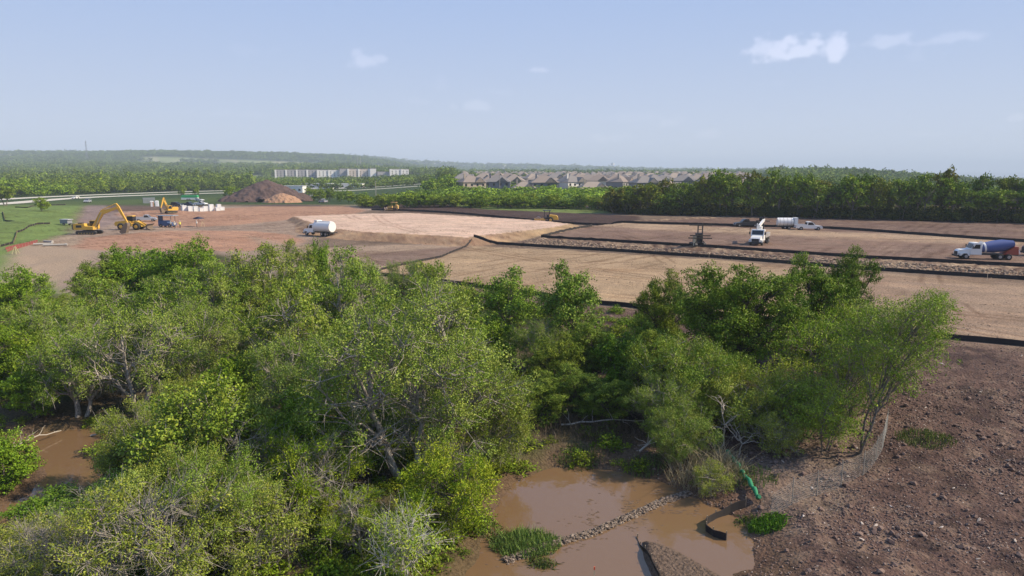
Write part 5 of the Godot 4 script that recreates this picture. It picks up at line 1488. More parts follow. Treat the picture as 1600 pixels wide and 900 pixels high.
	# reeds, weeds and dry brush: tufts of blades
	var tuft_list := [
		["reed_clump", "dense bright green reed clump in the pool behind the rock berm", 0.6, 30.2, 1.25, 0.95, 1500, Color(0.17, 0.25, 0.065), 0],
		["reed_clump", "small green weed tuft in the water in front of the rock berm", 1.3, 28.6, 0.55, 0.55, 380, Color(0.14, 0.18, 0.05), 0],
		["weed_clump", "bright green weed tuft on bare mud right of the pool", 12.2, 31.4, 0.7, 0.5, 600, Color(0.12, 0.24, 0.03), 0],
		["weed_clump", "sparse weeds behind the bright weed tuft near the pool", 11.4, 32.2, 0.5, 0.35, 110, Color(0.13, 0.18, 0.04), 0],
		["weed_clump", "patch of weeds on the ploughed ground right of the wire mesh fence", 24.0, 39.0, 1.3, 0.5, 500, Color(0.15, 0.18, 0.06), 0],
		["weed_clump", "weeds at the left shore of the pool under the bright cedar", -1.2, 31.5, 0.9, 0.5, 350, Color(0.15, 0.21, 0.05), 0],
		["weed_clump", "weeds on the shaded far shore below the thin bleached log", 4.0, 39.6, 1.2, 0.5, 300, Color(0.10, 0.14, 0.04), 0],
		["weed_clump", "weeds on the far shore left of the dry brush tangle", 7.7, 38.3, 1.0, 0.5, 300, Color(0.12, 0.16, 0.045), 0],
		["dry_brush", "grey dead brush lying in the shaded hollow behind the pool", 4.1, 43.2, 2.2, 1.0, 500, Color(0.13, 0.10, 0.07), 1],
		["dry_brush", "dark dead brush at the right side of the shaded hollow", 6.6, 42.2, 1.8, 1.2, 420, Color(0.11, 0.085, 0.06), 1],
		["dry_brush", "tangle of dry straw-coloured brush above the end of the rock berm", 10.6, 36.8, 1.6, 1.7, 520, Color(0.34, 0.28, 0.18), 1],
		["dry_brush", "dry tan brush hanging beside the green netting", 11.4, 36.0, 1.1, 1.2, 300, Color(0.30, 0.25, 0.15), 1],
		["weed_clump", "leafy weeds at the foot of the dry brush", 12.7, 35.6, 1.2, 0.6, 240, Color(0.13, 0.18, 0.05), 0]]
	for t in tuft_list:
		var m := MB.new()
		var base := at(t[2], t[3])
		base.y = maxf(base.y, WATER - 0.25)
		for k in t[6]:
			var r: float = t[4] * sqrt(rng.randf())
			var an := rng.randf() * TAU
			var f := Vector3(cos(an) * r * 1.3, 0, sin(an) * r)
			f.y = (maxf(height(base.x + f.x, -base.z - f.z), WATER - 0.25) - base.y)
			var tall: float = t[5] * rng.randf_range(0.5, 1.15) * (1.2 - 0.6 * r / t[4])
			var bendv := Vector3(rng.randfn(), 0, rng.randfn()) * tall * (0.22 if t[8] == 0 else 0.6)
			m.tint = t[7] * rng.randf_range(0.65, 1.3)
			var w2 := 0.016 if t[8] == 0 else 0.014
			var sd := Vector3(rng.randfn(), 0, rng.randfn()).normalized() * w2
			var mid := f + Vector3(0, tall * 0.6, 0) + bendv * 0.35
			m.quad(f - sd, f + sd, mid + sd * 0.9, mid - sd * 0.9, Vector3(0.3, 0.2, 1))
			m.tri(mid - sd * 0.9, mid + sd * 0.9, f + Vector3(0, tall, 0) + bendv, Vector3(0.3, 0.2, 1))
			if t[8] == 0 and k % 2 == 0:
				var lf := mid + Vector3(rng.randfn(), rng.randf(), rng.randfn()) * 0.13
				m.quad(mid, mid + sd * 1.6 + Vector3(0, 0.06, 0), lf, mid - sd * 1.6 + Vector3(0, 0.05, 0), Vector3(0.2, 1, 0.3))
		var n := solo(t[0], m, leaf_mat("blade_leaf"), t[1], "reeds" if t[0] == "reed_clump" else ("brush" if t[0] == "dry_brush" else "weeds"))
		n.position = base
	# marker stakes
	var stakes := [[3.5, 27.6, "thin stake with red tip in the pool at the bottom edge", Color(0.6, 0.10, 0.04), 0.55], [2.4, 27.2, "short stake with orange tip in the pool left of the red-tipped one", Color(0.65, 0.14, 0.05), 0.25], [1.3, 27.1, "leftmost short orange-tipped stake in the pool at the bottom edge", Color(0.65, 0.14, 0.05), 0.2],
		[-81.8, 186.0, "wooden survey lath beside the worker under the canopy", Color(0.5, 0.40, 0.25), 1.5], [-80.7, 185.0, "wooden survey lath right of the one beside the canopy", Color(0.5, 0.40, 0.25), 1.6], [-71.6, 200.0, "left of two survey laths on the red pad behind the water truck", Color(0.5, 0.4, 0.25), 1.4], [-70.3, 199.0, "right of two survey laths on the red pad behind the water truck", Color(0.5, 0.4, 0.25), 1.4],
		[-58.2, 222.0, "left of two survey laths at the far corner of the pink pad", Color(0.5, 0.4, 0.25), 1.5], [-56.7, 221.0, "right of two survey laths at the far corner of the pink pad", Color(0.5, 0.4, 0.25), 1.5], [-82.3, 214.0, "survey lath at the middle of the back red pad", Color(0.5, 0.4, 0.25), 1.4], [32.8, 116.6, "survey lath at the lower silt fence below the drill rig", Color(0.5, 0.4, 0.25), 1.3], [7.7, 133.0, "survey lath at the lower silt fence near the pad corner", Color(0.5, 0.4, 0.25), 1.2], [62.4, 91.5, "survey lath at the lower silt fence below the mixer truck", Color(0.5, 0.4, 0.25), 1.3]]
	for s in stakes:
		var b := at(s[0], s[1])
		b.y = maxf(b.y, WATER - 0.1)
		var so := thing("survey_stake", s[2], "stake", b)
		pt(so, "lath", mat("lath_wood", Color(0.55, 0.44, 0.28), 0.9), func(m: MB): m.box(Vector3(0, s[4] * 0.5 - 0.1, 0), Vector3(0.05, s[4], 0.03)))
		pt(so, "tip", mat("tip%d" % int(s[3].r * 100), s[3], 0.7), func(m: MB): m.box(Vector3(0, s[4] - 0.05, 0), Vector3(0.06, 0.14, 0.04)))
func buildings() -> void:
	var rng := RandomNumberGenerator.new()
	rng.seed = 3131
	var walls := [mat("brick_tan", Color(0.36, 0.30, 0.24), 0.9), mat("brick_grey", Color(0.22, 0.21, 0.21), 0.9), mat("stucco_white", Color(0.60, 0.57, 0.52), 0.9), mat("siding_blue", Color(0.16, 0.17, 0.20), 0.9)]
	var roofs := [mat("shingle_brown", Color(0.215, 0.175, 0.150), 0.9), mat("shingle_grey", Color(0.18, 0.165, 0.158), 0.9), mat("shingle_tan", Color(0.26, 0.215, 0.18), 0.9)]
	var front := [[735, 418.0, 15.0, "leftmost tan-walled house of the subdivision, behind the bright thicket"], [778, 428.0, 15.0, "dark house second from left in the subdivision's front row"], [818, 405.0, 13.0, "wide-roofed house third from left in the subdivision's front row"], [850, 412.0, 16.0, "dark-walled house fourth from left in the subdivision's front row"], [893, 424.0, 14.0, "white-walled house fifth from left in the subdivision's front row"], [926, 402.0, 17.0, "low tan house sixth from left in the subdivision's front row"], [968, 426.0, 14.0, "grey house seventh from left in the subdivision's front row"], [1006, 410.0, 14.0, "house eighth from left in the subdivision's front row"], [1045, 425.0, 15.0, "house ninth from left in the subdivision's front row"]]
	for k in front.size():
		var f: Array = front[k]
		house((f[0] - 800.0) * f[1] * 0.99 / 1101.0, f[1], f[2], 11.0, 2 if k % 3 != 2 else 1, rng.randf_range(-0.5, 0.5) + (0.0 if k % 2 else 0.6), walls[[0, 3, 0, 3, 2, 0, 1, 1, 2][k]], roofs[k % 3], f[3], "houses in the subdivision's front row", true)
	var d := 452.0
	var count := 0
	while d < 1500.0:
		var x := -0.066 * d
		var stepx := 17.0 if d < 700.0 else 23.0
		while x < 0.335 * d:
			if rng.randf() < 0.94 and count < 285:
				count += 1
				house(x + rng.randf_range(-3, 3), d + rng.randf_range(-6, 6), rng.randf_range(12, 16), rng.randf_range(10, 12), 1 + int(rng.randf() < 0.6), rng.randf_range(-0.4, 0.4) + (PI * 0.5 if rng.randf() < 0.4 else 0.0), walls[[0, 1, 2, 2, 3, 0][rng.randi() % 6]], roofs[rng.randi() % 3],
					"house among the packed brown roofs of the subdivision", "houses packed in the subdivision", false)
			x += stepx
		d += 34.0 if d < 700.0 else (60.0 if d < 1000.0 else 110.0)
	# apartment blocks
	var white := mat("render_white", Color(0.74, 0.72, 0.68), 0.9)
	var gry := mat("render_grey", Color(0.36, 0.34, 0.34), 0.9)
	var bei := mat("render_beige", Color(0.55, 0.47, 0.40), 0.9)
	var ap := [[470, 72, 14.0, gry, "long dark grey apartment block at the left of the white blocks", true], [520, 44, 14.0, white, "white apartment block right of the long dark grey block", true], [540, 17, 16.0, gry, "narrow grey stair block between white and beige apartment blocks", false], [566, 42, 15.5, bei, "long beige apartment block right of the grey stair block", true], [583, 9, 16.0, white, "small white end tower of the beige apartment block", false], [600, 20, 10.0, gry, "low grey block between the end tower and the white arched block", false], [624, 28, 14.0, white, "separate white apartment block at the right end", true], [666, 24, 5.0, white, "low white building right of the apartment blocks", false]]
	for a in ap:
		var dd := 1230.0
		var w: float = a[1] * dd / 1101.0
		var o := thing("apartment_block", a[4], "building", at((a[0] - 800.0) * dd * 0.99 / 1101.0, dd, -1.0), 0.3)
		var H: float = a[2] + 1.0
		box_part(o, "wall", a[3], Vector3(0, H * 0.5, 0), Vector3(w, H, 16))
		box_part(o, "roof", roofs[1], Vector3(0, H + 0.6, -0.5), Vector3(w + 0.8, 1.2, 16.0))
		if a[5]:
			var bays := maxi(4, int(w / 5.5))
			for f in 4:
				for k in bays:
					box_part(o, "window", glass(), Vector3(-w * 0.5 + (k + 0.5) * w / bays, 2.6 + f * 3.2, 8.03), Vector3(w / bays * 0.30, 1.5, 0.12))
			for k in range(0, bays, 3):
				box_part(o, "bay", white, Vector3(-w * 0.5 + (k + 0.02) * w / bays, H * 0.52, 8.5), Vector3(w / bays * 0.5, H * 1.04, 1.1))
	# long low buildings and hotel-like boxes beyond the stockpile
	for b in [[462, 520.0, 16.0, 5.0, "small white building right of the large stockpile"], [500, 640.0, 26.0, 5.0, "low white building behind the roadside trees"], [545, 660.0, 30.0, 4.5, "long pale roof behind the roadside trees, left of the brush heap"]]:
		var o := thing("low_building", b[4], "building", at((b[0] - 800.0) * b[1] / 1101.0, b[1], -0.4))
		box_part(o, "wall", white, Vector3(0, b[3] * 0.5, 0), Vector3(b[2], b[3], 10))
		box_part(o, "roof", mat("metal_roof", Color(0.6, 0.6, 0.6), 0.5), Vector3(0, b[3] + 0.2, 0), Vector3(b[2] + 0.6, 0.4, 10.6))
		for k in 4: box_part(o, "window", glass(), Vector3(-b[2] * 0.36 + k * b[2] * 0.24, b[3] * 0.5, 5.03), Vector3(b[2] * 0.1, 1.4, 0.1))
	# faraway town on the ridges
	var bm := MB.new()
	bm.box(Vector3(0, 0.5, 0), Vector3(1, 1, 1))
	var xs := []
	for k in 420:
		var t := rng.randf_range(-0.17, 0.0) if k < 260 else rng.randf_range(-0.05, 0.24)
		var dd := rng.randf_range(5000.0, 5700.0) if k < 260 else rng.randf_range(2600.0, 5400.0)
		var s := rng.randf_range(10.0, 26.0) * (1.5 if rng.randf() < 0.08 else 1.0)
		xs.append([Transform3D(Basis(Vector3.UP, rng.randf() * PI).scaled(Vector3(s, rng.randf_range(6, 11), s * 0.7)), at(t * dd, dd, 3.0)), Color(0.68, 0.65, 0.62).lerp(Color(0.40, 0.34, 0.30), rng.randf() * 0.8)])
	for k in 12: xs.append([Transform3D(Basis().scaled(Vector3(34, 15, 40)), at(-0.168 * 5100.0 + k * 17.0 - 60.0, 5060.0, 4.0)), Color(0.8, 0.79, 0.77)])
	stuff("distant_town", bm.mesh(), mat("town_wall", Color(1, 1, 1), 0.9, 0.0, true), xs, "pale buildings of a distant town on the hazy ridges", "town")
	# water tower, pylon, poles
	var o := thing("water_tower", "tiny white water tower on the skyline behind the subdivision", "water tower", at((955.0 - 800.0) * 5000.0 / 1101.0, 5000.0))
	pt(o, "stem", white, func(m: MB): m.tube(PackedVector3Array([Vector3.ZERO, Vector3(0, 8, 0), Vector3(0, 34, 0)]), PackedFloat32Array([6, 3.2, 3.2]), 12, true))
	pt(o, "tank", white, func(m: MB): m.tube(PackedVector3Array([Vector3(0, 30, 0), Vector3(0, 36, 0), Vector3(0, 42, 0), Vector3(0, 48, 0), Vector3(0, 50, 0)]), PackedFloat32Array([3, 11, 13, 9, 1]), 16, true))
	var py := thing("lattice_tower", "tall thin grey lattice mast on the left hillside", "mast", at(-653.0 * 2500.0 / 1101.0, 2500.0, -2.0))
	pt(py, "frame", mat("mast_grey", Color(0.30, 0.30, 0.31), 0.6), func(m: MB):
		for k in 10:
			var y0 := k * 7.5
			var r0 := lerpf(3.2, 0.6, k / 10.0)
			var r1 := lerpf(3.2, 0.6, (k + 1) / 10.0)
			for s in [[-1, -1], [1, -1], [1, 1], [-1, 1]]: m.bar(Vector3(s[0] * r0, y0, s[1] * r0), Vector3(s[0] * r1, y0 + 7.5, s[1] * r1), 0.45, 0.45)
			m.bar(Vector3(-r0, y0, r0), Vector3(r1, y0 + 7.5, r1), 0.3, 0.3)
			m.bar(Vector3(r0, y0, -r0), Vector3(-r1, y0 + 7.5, -r1), 0.3, 0.3))
	pt(py, "cross_arm", mat("mast_grey"), func(m: MB): m.bar(Vector3(-6, 60, 0), Vector3(6, 60, 0), 0.5, 0.5); m.bar(Vector3(-5, 68, 0), Vector3(5, 68, 0), 0.5, 0.5))
	for q in [[589.0, 400.0, 9.5, 0.18, "grey utility pole at the left end of the bright thicket", 1.0], [562.5, 1900.0, 34.0, 0.7, "left of two pale poles standing behind the apartment blocks", 0.0], [566.5, 1900.0, 34.0, 0.7, "right of two pale poles standing behind the apartment blocks", 0.0], [781.0, 395.0, 13.0, 0.16, "utility pole standing among the front houses of the subdivision", 1.0]]:
		var po := thing("utility_pole", q[4], "pole", at((q[0] - 800.0) * q[1] / 1101.0, q[1], -0.3))
		pt(po, "shaft", mat("pole_wood", Color(0.36, 0.32, 0.28), 0.9), func(m: MB): m.cyl(Vector3.ZERO, Vector3(0, q[2], 0), q[3], q[3] * 0.7, 8))
		if q[5] > 0.0: pt(po, "cross_arm", mat("pole_wood"), func(m: MB): m.box(Vector3(0, q[2] - 0.7, 0), Vector3(2.4, 0.14, 0.14)))
	# roadside trees
	for r in [[497, 352.0, 6.5, 9.0, "round dark tree beside the road right of the stockpile"], [515, 366.0, 6.8, 8.0, "larger round tree beside the road, left of the brush heap"], [545, 330.0, 6.0, 7.0, "roadside tree nearest to the dark brush heap"], [531, 350.0, 5.5, 6.0, "small roadside tree between the two larger ones"], [358, 395.0, 7.0, 9.0, "green tree at the left foot of the large stockpile"], [376, 392.0, 6.0, 9.0, "low green tree behind the left flank of the large stockpile"], [283, 440.0, 7.0, 6.0, "dark tree between the carriageways, left"], [305, 450.0, 7.5, 5.5, "dark tree between the carriageways behind the green canopy"], [5, 300.0, 8.5, 11.0, "dark green tree at the left picture edge beside the road"], [62, 240.0, 5.0, 5.5, "thin dark tree standing on the green slope"], [458, 420.0, 5.0, 6.0, "small tree behind the right flank of the large stockpile"], [482, 440.0, 5.5, 6.0, "small light tree beyond the pickup by the stockpile"]]:
		plant("thick%d" % (int(r[0]) % 3) if r[0] != 5 else "line1", (r[0] - 800.0) * r[1] * 0.99 / 1101.0, r[1], r[2], r[3], r[0], r[4], "", 0.1)
func vehicles() -> void:
	var yellow := mat("machine_yellow", Color(0.56, 0.33, 0.045), 0.6)
	var dull := mat("dusty_yellow", Color(0.50, 0.31, 0.09), 0.75)
	var white := paint("white_paint", Color(0.70, 0.69, 0.66))
	var black := paint("black_paint", Color(0.015, 0.016, 0.018))
	var navy := paint("navy_paint", Color(0.03, 0.045, 0.075))
	var silver := paint("silver_paint", Color(0.30, 0.32, 0.36))
	var g := func(q: Vector2) -> Vector3: return at(q.x, q.y)
	excavator("yellow excavator with raised boom digging at the left end of the red pad", g.call(Vector2(-97.2, 162.1)), 0.0, 0.0, [Vector2(7.0, 6.2), Vector2(3.2, 5.0), Vector2(8.9, 2.6), Vector2(8.1, 0.15)], yellow)
	var ex2 := excavator("yellow excavator with folded boom facing the camera beside the white boxes", g.call(Vector2(-116.0, 240.1)), -2.1, 0.0, [Vector2(2.6, 5.6), Vector2(1.5, 3.8), Vector2(3.9, 2.2), Vector2(3.4, 0.3)], yellow)
	ex2.scale = Vector3.ONE * 0.84
	loader("yellow wheel loader behind the raised-boom excavator", g.call(Vector2(-94.1, 175.0)), 0.0, yellow)
	# water truck
	var wt := big_truck("water_truck", "white water tank truck driving on the brown slope below the pink pad", "truck", g.call(Vector2(-42.9, 157.1)), PI - 0.55, white, 9.0, [3.3, -1.9, -3.2])
	wt.scale = Vector3.ONE * 0.93
	pt(wt, "tank", white, func(m: MB): m.tube(PackedVector3Array([Vector3(-4.3, 2.2, 0), Vector3(-4.25, 2.2, 0), Vector3(0.9, 2.2, 0), Vector3(0.95, 2.2, 0)]), PackedFloat32Array([1.2, 1.28, 1.28, 1.2]), 20, true))
	pt(wt, "walkway", white, func(m: MB): m.box(Vector3(-1.7, 3.47, 0), Vector3(4.6, 0.08, 0.9)); m.box(Vector3(0.4, 3.55, 0), Vector3(1.0, 0.3, 1.6)))
	pt(wt, "spray_bar", steel(), func(m: MB): m.box(Vector3(-4.6, 0.9, 0), Vector3(0.2, 0.25, 2.3)))
	# roller
	var r := thing("soil_compactor", "yellow smooth-drum soil compactor with black canopy on the far edge of the pink pad", "roller", g.call(Vector2(9.2, 191.4)), PI - 0.1)
	pt(r, "drum", mat("dusty_steel", Color(0.30, 0.22, 0.17), 0.7), func(m: MB): m.cyl(Vector3(2.1, 0.78, -1.05), Vector3(2.1, 0.78, 1.05), 0.78, -1, 22))
	pt(r, "drum_frame", dull, func(m: MB):
		for s in [-1.18, 1.18]: m.box(Vector3(1.6, 0.9, s), Vector3(2.6, 0.35, 0.16))
		m.box(Vector3(3.0, 0.9, 0), Vector3(0.2, 0.4, 2.5)); m.box(Vector3(0.6, 0.9, 0), Vector3(0.8, 0.6, 1.4)))
	pt(r, "engine_hood", yellow, func(m: MB): m.prism([-3.3, 0.8, -3.2, 1.5, -2.9, 1.95, -1.0, 2.15, -0.9, 0.8], -0.9, 0.9))
	pt(r, "platform", steel(), func(m: MB): m.box(Vector3(-0.3, 1.2, 0), Vector3(1.6, 0.5, 1.8)); m.box(Vector3(-0.5, 1.75, 0), Vector3(0.5, 0.7, 0.6)))
	for s in [[0.4, -0.75], [0.4, 0.75], [-0.95, -0.75], [-0.95, 0.75]]: pt(r, "canopy_post", steel(), func(m: MB): m.bar(Vector3(s[0], 1.3, s[1]), Vector3(s[0], 3.2, s[1]), 0.1, 0.1))
	pt(r, "canopy", black, func(m: MB): m.box(Vector3(-0.25, 3.28, 0), Vector3(2.1, 0.16, 2.0)))
	for s in [-1, 1]: wheel(r, -1.3, 0.78, s * 0.95, 0.55, dull)
	# dozer
	var dz := thing("bulldozer", "dusty yellow bulldozer on the dark stripped soil behind the pink pad", "bulldozer", g.call(Vector2(-42.4, 251.9)), PI - 0.1)
	for s in [-1, 1]: pt(dz, "track", mat("rusty_track", Color(0.10, 0.055, 0.04), 0.85), func(m: MB): m.prism([-2.0, 0.4, -1.7, 0.0, 1.5, 0.0, 1.9, 0.4, 1.5, 0.9, -1.5, 1.05], s * 0.95 - 0.28, s * 0.95 + 0.28))
	pt(dz, "hood", dull, func(m: MB): m.prism([0.1, 0.7, 0.1, 1.9, 1.7, 1.75, 1.9, 0.7], -0.6, 0.6))
	pt(dz, "rear_body", dull, func(m: MB): m.prism([-2.0, 0.8, -2.0, 1.9, -1.4, 2.2, -0.8, 1.8, -0.8, 0.8], -0.8, 0.8))
	pt(dz, "canopy", dull, func(m: MB):
		m.box(Vector3(-0.5, 3.0, 0), Vector3(2.0, 0.14, 1.9))
		for s in [[0.3, -0.8], [0.3, 0.8], [-1.3, -0.8], [-1.3, 0.8]]: m.bar(Vector3(s[0], 1.2, s[1]), Vector3(s[0], 3.0, s[1]), 0.1, 0.1))
	pt(dz, "blade", mat("dusty_steel"), func(m: MB): m.prism([2.5, 0.05, 2.35, 0.6, 2.6, 1.25, 2.75, 1.2, 2.5, 0.6, 2.65, 0.05], -1.7, 1.7))
	for s in [-1, 1]: pt(dz, "push_arm", dull, func(m: MB): m.bar(Vector3(-0.3, 0.5, s * 1.3), Vector3(2.5, 0.45, s * 1.3), 0.18, 0.14))
	# drill rig
	var dr := thing("drill_rig", "dark drill rig with ladder mast and cross bars on the upper pad", "drill rig", g.call(Vector2(33.1, 125.3)), PI * 0.5 + 0.15)
	for s in [-1, 1]: pt(dr, "track", steel(), func(m: MB): m.prism([-1.5, 0.3, -1.2, 0.0, 1.2, 0.0, 1.5, 0.3, 1.2, 0.65, -1.2, 0.65], s * 0.8 - 0.22, s * 0.8 + 0.22))
	pt(dr, "power_unit", mat("rig_black", Color(0.03, 0.03, 0.035), 0.6), func(m: MB): m.box(Vector3(0.1, 1.3, 0), Vector3(1.7, 1.2, 1.1)); m.box(Vector3(-0.3, 2.1, 0), Vector3(0.9, 0.5, 0.9)))
	for s in [-0.42, 0.42]: pt(dr, "mast_rail", steel(), func(m: MB): m.bar(Vector3(-0.9, 0.5, s), Vector3(-0.9, 4.2, s), 0.18, 0.16))
	for k in 4: pt(dr, "mast_rung", steel(), func(m: MB): m.bar(Vector3(-0.9, 1.6 + k * 0.7, -0.42), Vector3(-0.9, 1.6 + k * 0.7, 0.42), 0.1, 0.1))
	for y in [[3.85, 2.1], [2.0, 1.9], [1.55, 2.2]]: pt(dr, "cross_bar", mat("rig_brown", Color(0.03, 0.025, 0.022), 0.8), func(m: MB): m.bar(Vector3(-1.05, y[0], -y[1]), Vector3(-1.0, y[0] - 0.12, y[1]), 0.2, 0.16))
	pt(dr, "hose_reel", mat("rig_cream", Color(0.45, 0.40, 0.28), 0.7), func(m: MB): m.box(Vector3(-0.7, 1.1, -0.85), Vector3(0.5, 1.9, 0.4)))
	for s in [-1, 1]: pt(dr, "outrigger", steel(), func(m: MB): m.bar(Vector3(-0.9, 1.0, s * 0.6), Vector3(-1.3, 0.05, s * 1.2), 0.14, 0.14); m.box(Vector3(-1.3, 0.05, s * 1.2), Vector3(0.5, 0.08, 0.5)))
	pt(dr, "skid_beam", steel(), func(m: MB): m.box(Vector3(-1.3, 0.09, 0), Vector3(0.25, 0.16, 4.4)))
	# white boom truck
	var bt := big_truck("boom_truck", "white boom truck facing the camera on the upper pad", "truck", g.call(Vector2(45.7, 129.9)), -PI * 0.5 - 0.5, white, 8.6, [3.1, -1.8, -3.0])
	pt(bt, "deck", steel(), func(m: MB): m.box(Vector3(-1.6, 1.15, 0), Vector3(5.0, 0.25, 2.3)))
	pt(bt, "turret", white, func(m: MB): m.cyl(Vector3(0.2, 1.2, 0), Vector3(0.2, 2.9, 0), 0.45); m.box(Vector3(0.2, 2.9, 0), Vector3(0.9, 0.7, 0.8)))
	pt(bt, "boom", white, func(m: MB): m.bar(Vector3(1.0, 3.35, 0.0), Vector3(-5.2, 4.1, 0.2), 0.42, 0.36))
	pt(bt, "drill_mast", steel(), func(m: MB): m.bar(Vector3(-4.9, 0.9, 0.3), Vector3(-5.1, 4.9, 0.3), 0.35, 0.35); m.bar(Vector3(-4.9, 3.9, -0.9), Vector3(-4.9, 3.9, 1.6), 0.16, 0.16); m.box(Vector3(-4.9, 4.3, 0.7), Vector3(0.7, 0.6, 0.6)))
	pt(bt, "cab_beacon_post", white, func(m: MB): m.bar(Vector3(1.9, 2.7, 0.2), Vector3(1.9, 3.9, 0.2), 0.16, 0.16))
	for k in 3: pt(bt, "side_box", mat("grey_locker", Color(0.35, 0.33, 0.31), 0.6), func(m: MB): m.box(Vector3(0.2 - k * 1.6, 1.6, -1.05), Vector3(1.2, 0.7, 0.5)))
	pt(bt, "side_rail", steel(), func(m: MB): m.bar(Vector3(-3.8, 1.3, 2.4), Vector3(-3.8, 2.6, 2.4), 0.08, 0.08); m.bar(Vector3(-3.8, 2.6, 2.4), Vector3(-3.8, 2.6, 0.4), 0.08, 0.08))
	for s in [-1, 1]: pt(bt, "outrigger", steel(), func(m: MB): m.bar(Vector3(0.3, 1.0, s * 1.0), Vector3(0.3, 0.05, s * 1.5), 0.16, 0.16))
	car("pickup", "black pickup parked behind the white boom truck beside the back fence", g.call(Vector2(56.9, 171.2)), PI, black)
	# pickup with tank trailer
	car("pickup", "white pickup truck hitched to a white tank trailer at the back of the upper pad", g.call(Vector2(67.8, 161.5)), -0.12, white)
	var tt := thing("tank_trailer", "white ribbed tank trailer behind the white pickup", "tank trailer", g.call(Vector2(64.0, 164.3)), -0.12)
	pt(tt, "tank", white, func(m: MB): m.tube(PackedVector3Array([Vector3(-2.2, 1.65, 0), Vector3(-2.1, 1.65, 0), Vector3(1.2, 1.65, 0), Vector3(1.3, 1.65, 0)]), PackedFloat32Array([0.82, 0.98, 0.98, 0.82]), 18, true))
	for k in 4: pt(tt, "tank_band", mat("grey_locker"), func(m: MB): m.cyl(Vector3(-1.8 + k * 0.85, 1.65, 0), Vector3(-1.72 + k * 0.85, 1.65, 0), 1.0, -1, 18))
	pt(tt, "pump_box", white, func(m: MB): m.box(Vector3(1.85, 1.75, 0), Vector3(0.8, 1.9, 1.6)))
	pt(tt, "frame", steel(), func(m: MB): m.box(Vector3(0, 0.6, 0), Vector3(4.8, 0.18, 1.4)))
	for x in [-0.6, 0.3]:
		for s in [-1, 1]: wheel(tt, x, 0.36, s * 0.85, 0.24, mat("alloy_rim"))
	# concrete mixer
	var mx := big_truck("mixer_truck", "concrete mixer truck with blue drum at the right end of the upper pad", "mixer truck", g.call(Vector2(72.1, 106.5)), PI - 0.2, white, 9.4, [3.5, -1.6, -2.9])
	mx.scale = Vector3.ONE * 0.9
	pt(mx, "drum", mat("drum_blue", Color(0.06, 0.09, 0.24), 0.6), func(m: MB): m.tube(PackedVector3Array([Vector3(1.1, 1.85, 0), Vector3(0.7, 1.9, 0), Vector3(-0.7, 2.1, 0), Vector3(-2.3, 2.35, 0), Vector3(-3.9, 2.65, 0), Vector3(-4.0, 2.66, 0)]), PackedFloat32Array([0.55, 0.8, 1.02, 1.0, 0.55, 0.35]), 22, true))
	pt(mx, "drum_stripe", white, func(m: MB): m.tube(PackedVector3Array([Vector3(0.66, 1.9, 0), Vector3(0.4, 1.95, 0)]), PackedFloat32Array([0.86, 0.9]), 22, true))
	pt(mx, "rear_frame", mat("mixer_red", Color(0.28, 0.055, 0.03), 0.6), func(m: MB): m.prism([-4.4, 0.9, -4.3, 2.2, -3.9, 2.2, -2.6, 1.3, -2.2, 0.9], -1.0, 1.0))
	pt(mx, "water_tank", white, func(m: MB): m.bar(Vector3(1.45, 1.4, -0.6), Vector3(1.0, 2.9, -0.2), 0.5, 0.5); m.box(Vector3(1.3, 1.7, 0.4), Vector3(0.5, 1.0, 0.8)))
	pt(mx, "chute", white, func(m: MB): m.prism([-4.2, 1.7, -4.6, 1.9, -5.0, 1.1, -4.8, 1.0], -0.3, 0.3))
	var rt := big_truck("dump_truck", "dark red truck cut off by the right picture edge beside the mixer truck", "truck", g.call(Vector2(84.9, 110.7)), PI - 0.1, mat("maroon_paint", Color(0.10, 0.02, 0.022), 0.45), 7.5, [2.6, -1.8, -2.9])
	pt(rt, "dump_bed", mat("maroon_paint"), func(m: MB): m.prism([0.2, 1.2, 0.3, 2.9, -0.1, 2.7, -3.6, 2.6, -3.8, 1.2], -1.15, 1.15))
	# cars by the white boxes and on the drive
	car("suv", "black car with pale tailgate, leftmost of those parked behind the white boxes", g.call(Vector2(-136.7, 289.2)), -0.3, black)
	car("pickup", "dark blue pickup parked right of the black car", g.call(Vector2(-134.4, 294.7)), -0.3, navy)
	car("pickup", "white pickup parked right of the dark blue pickup", g.call(Vector2(-134.4, 306.3)), -0.3, white)
	car("sedan", "white car parked behind the white pickup", g.call(Vector2(-156.3, 355.0)), -0.3, white)
	car("suv", "silver utility vehicle coming along the site drive", g.call(Vector2(-201.0, 335.9)), -1.35, silver)
	car("sedan", "white car on the near carriageway above the site drive", at(-241.0, 392.0, 0.1), -1.6, white)
	car("suv", "dark car parked at the right foot of the large stockpile", g.call(Vector2(-105.7, 367.5)), 2.0, black)
	car("pickup", "grey pickup parked between the stockpile and the dark brush heap", g.call(Vector2(-88.5, 332.4)), 2.3, silver)
	car("suv", "white car behind the dark car at the stockpile", g.call(Vector2(-119.1, 422.1)), 1.9, white)
	car("pickup", "grey pickup parked behind the yellow wheel loader", g.call(Vector2(-106.4, 205.2)), 0.3, silver)
	# white precast boxes
	var pc := mat("precast_white", Color(0.66, 0.66, 0.66), 0.8)
	var boxes2 := [[-118.5, 255.9, 1, "leftmost"], [-116.4, 255.9, 1, "second from left"], [-115.3, 258.0, 1, "third from left"], [-112.3, 255.9, 0, "low fourth"], [-112.7, 260.2, 1, "fifth from left"], [-111.5, 262.4, 2, "tallest"], [-109.1, 262.4, 0, "low seventh"], [-108.4, 264.6, 0, "rightmost low"], [-113.4, 273.9, 1, "upright behind the right pair"]]
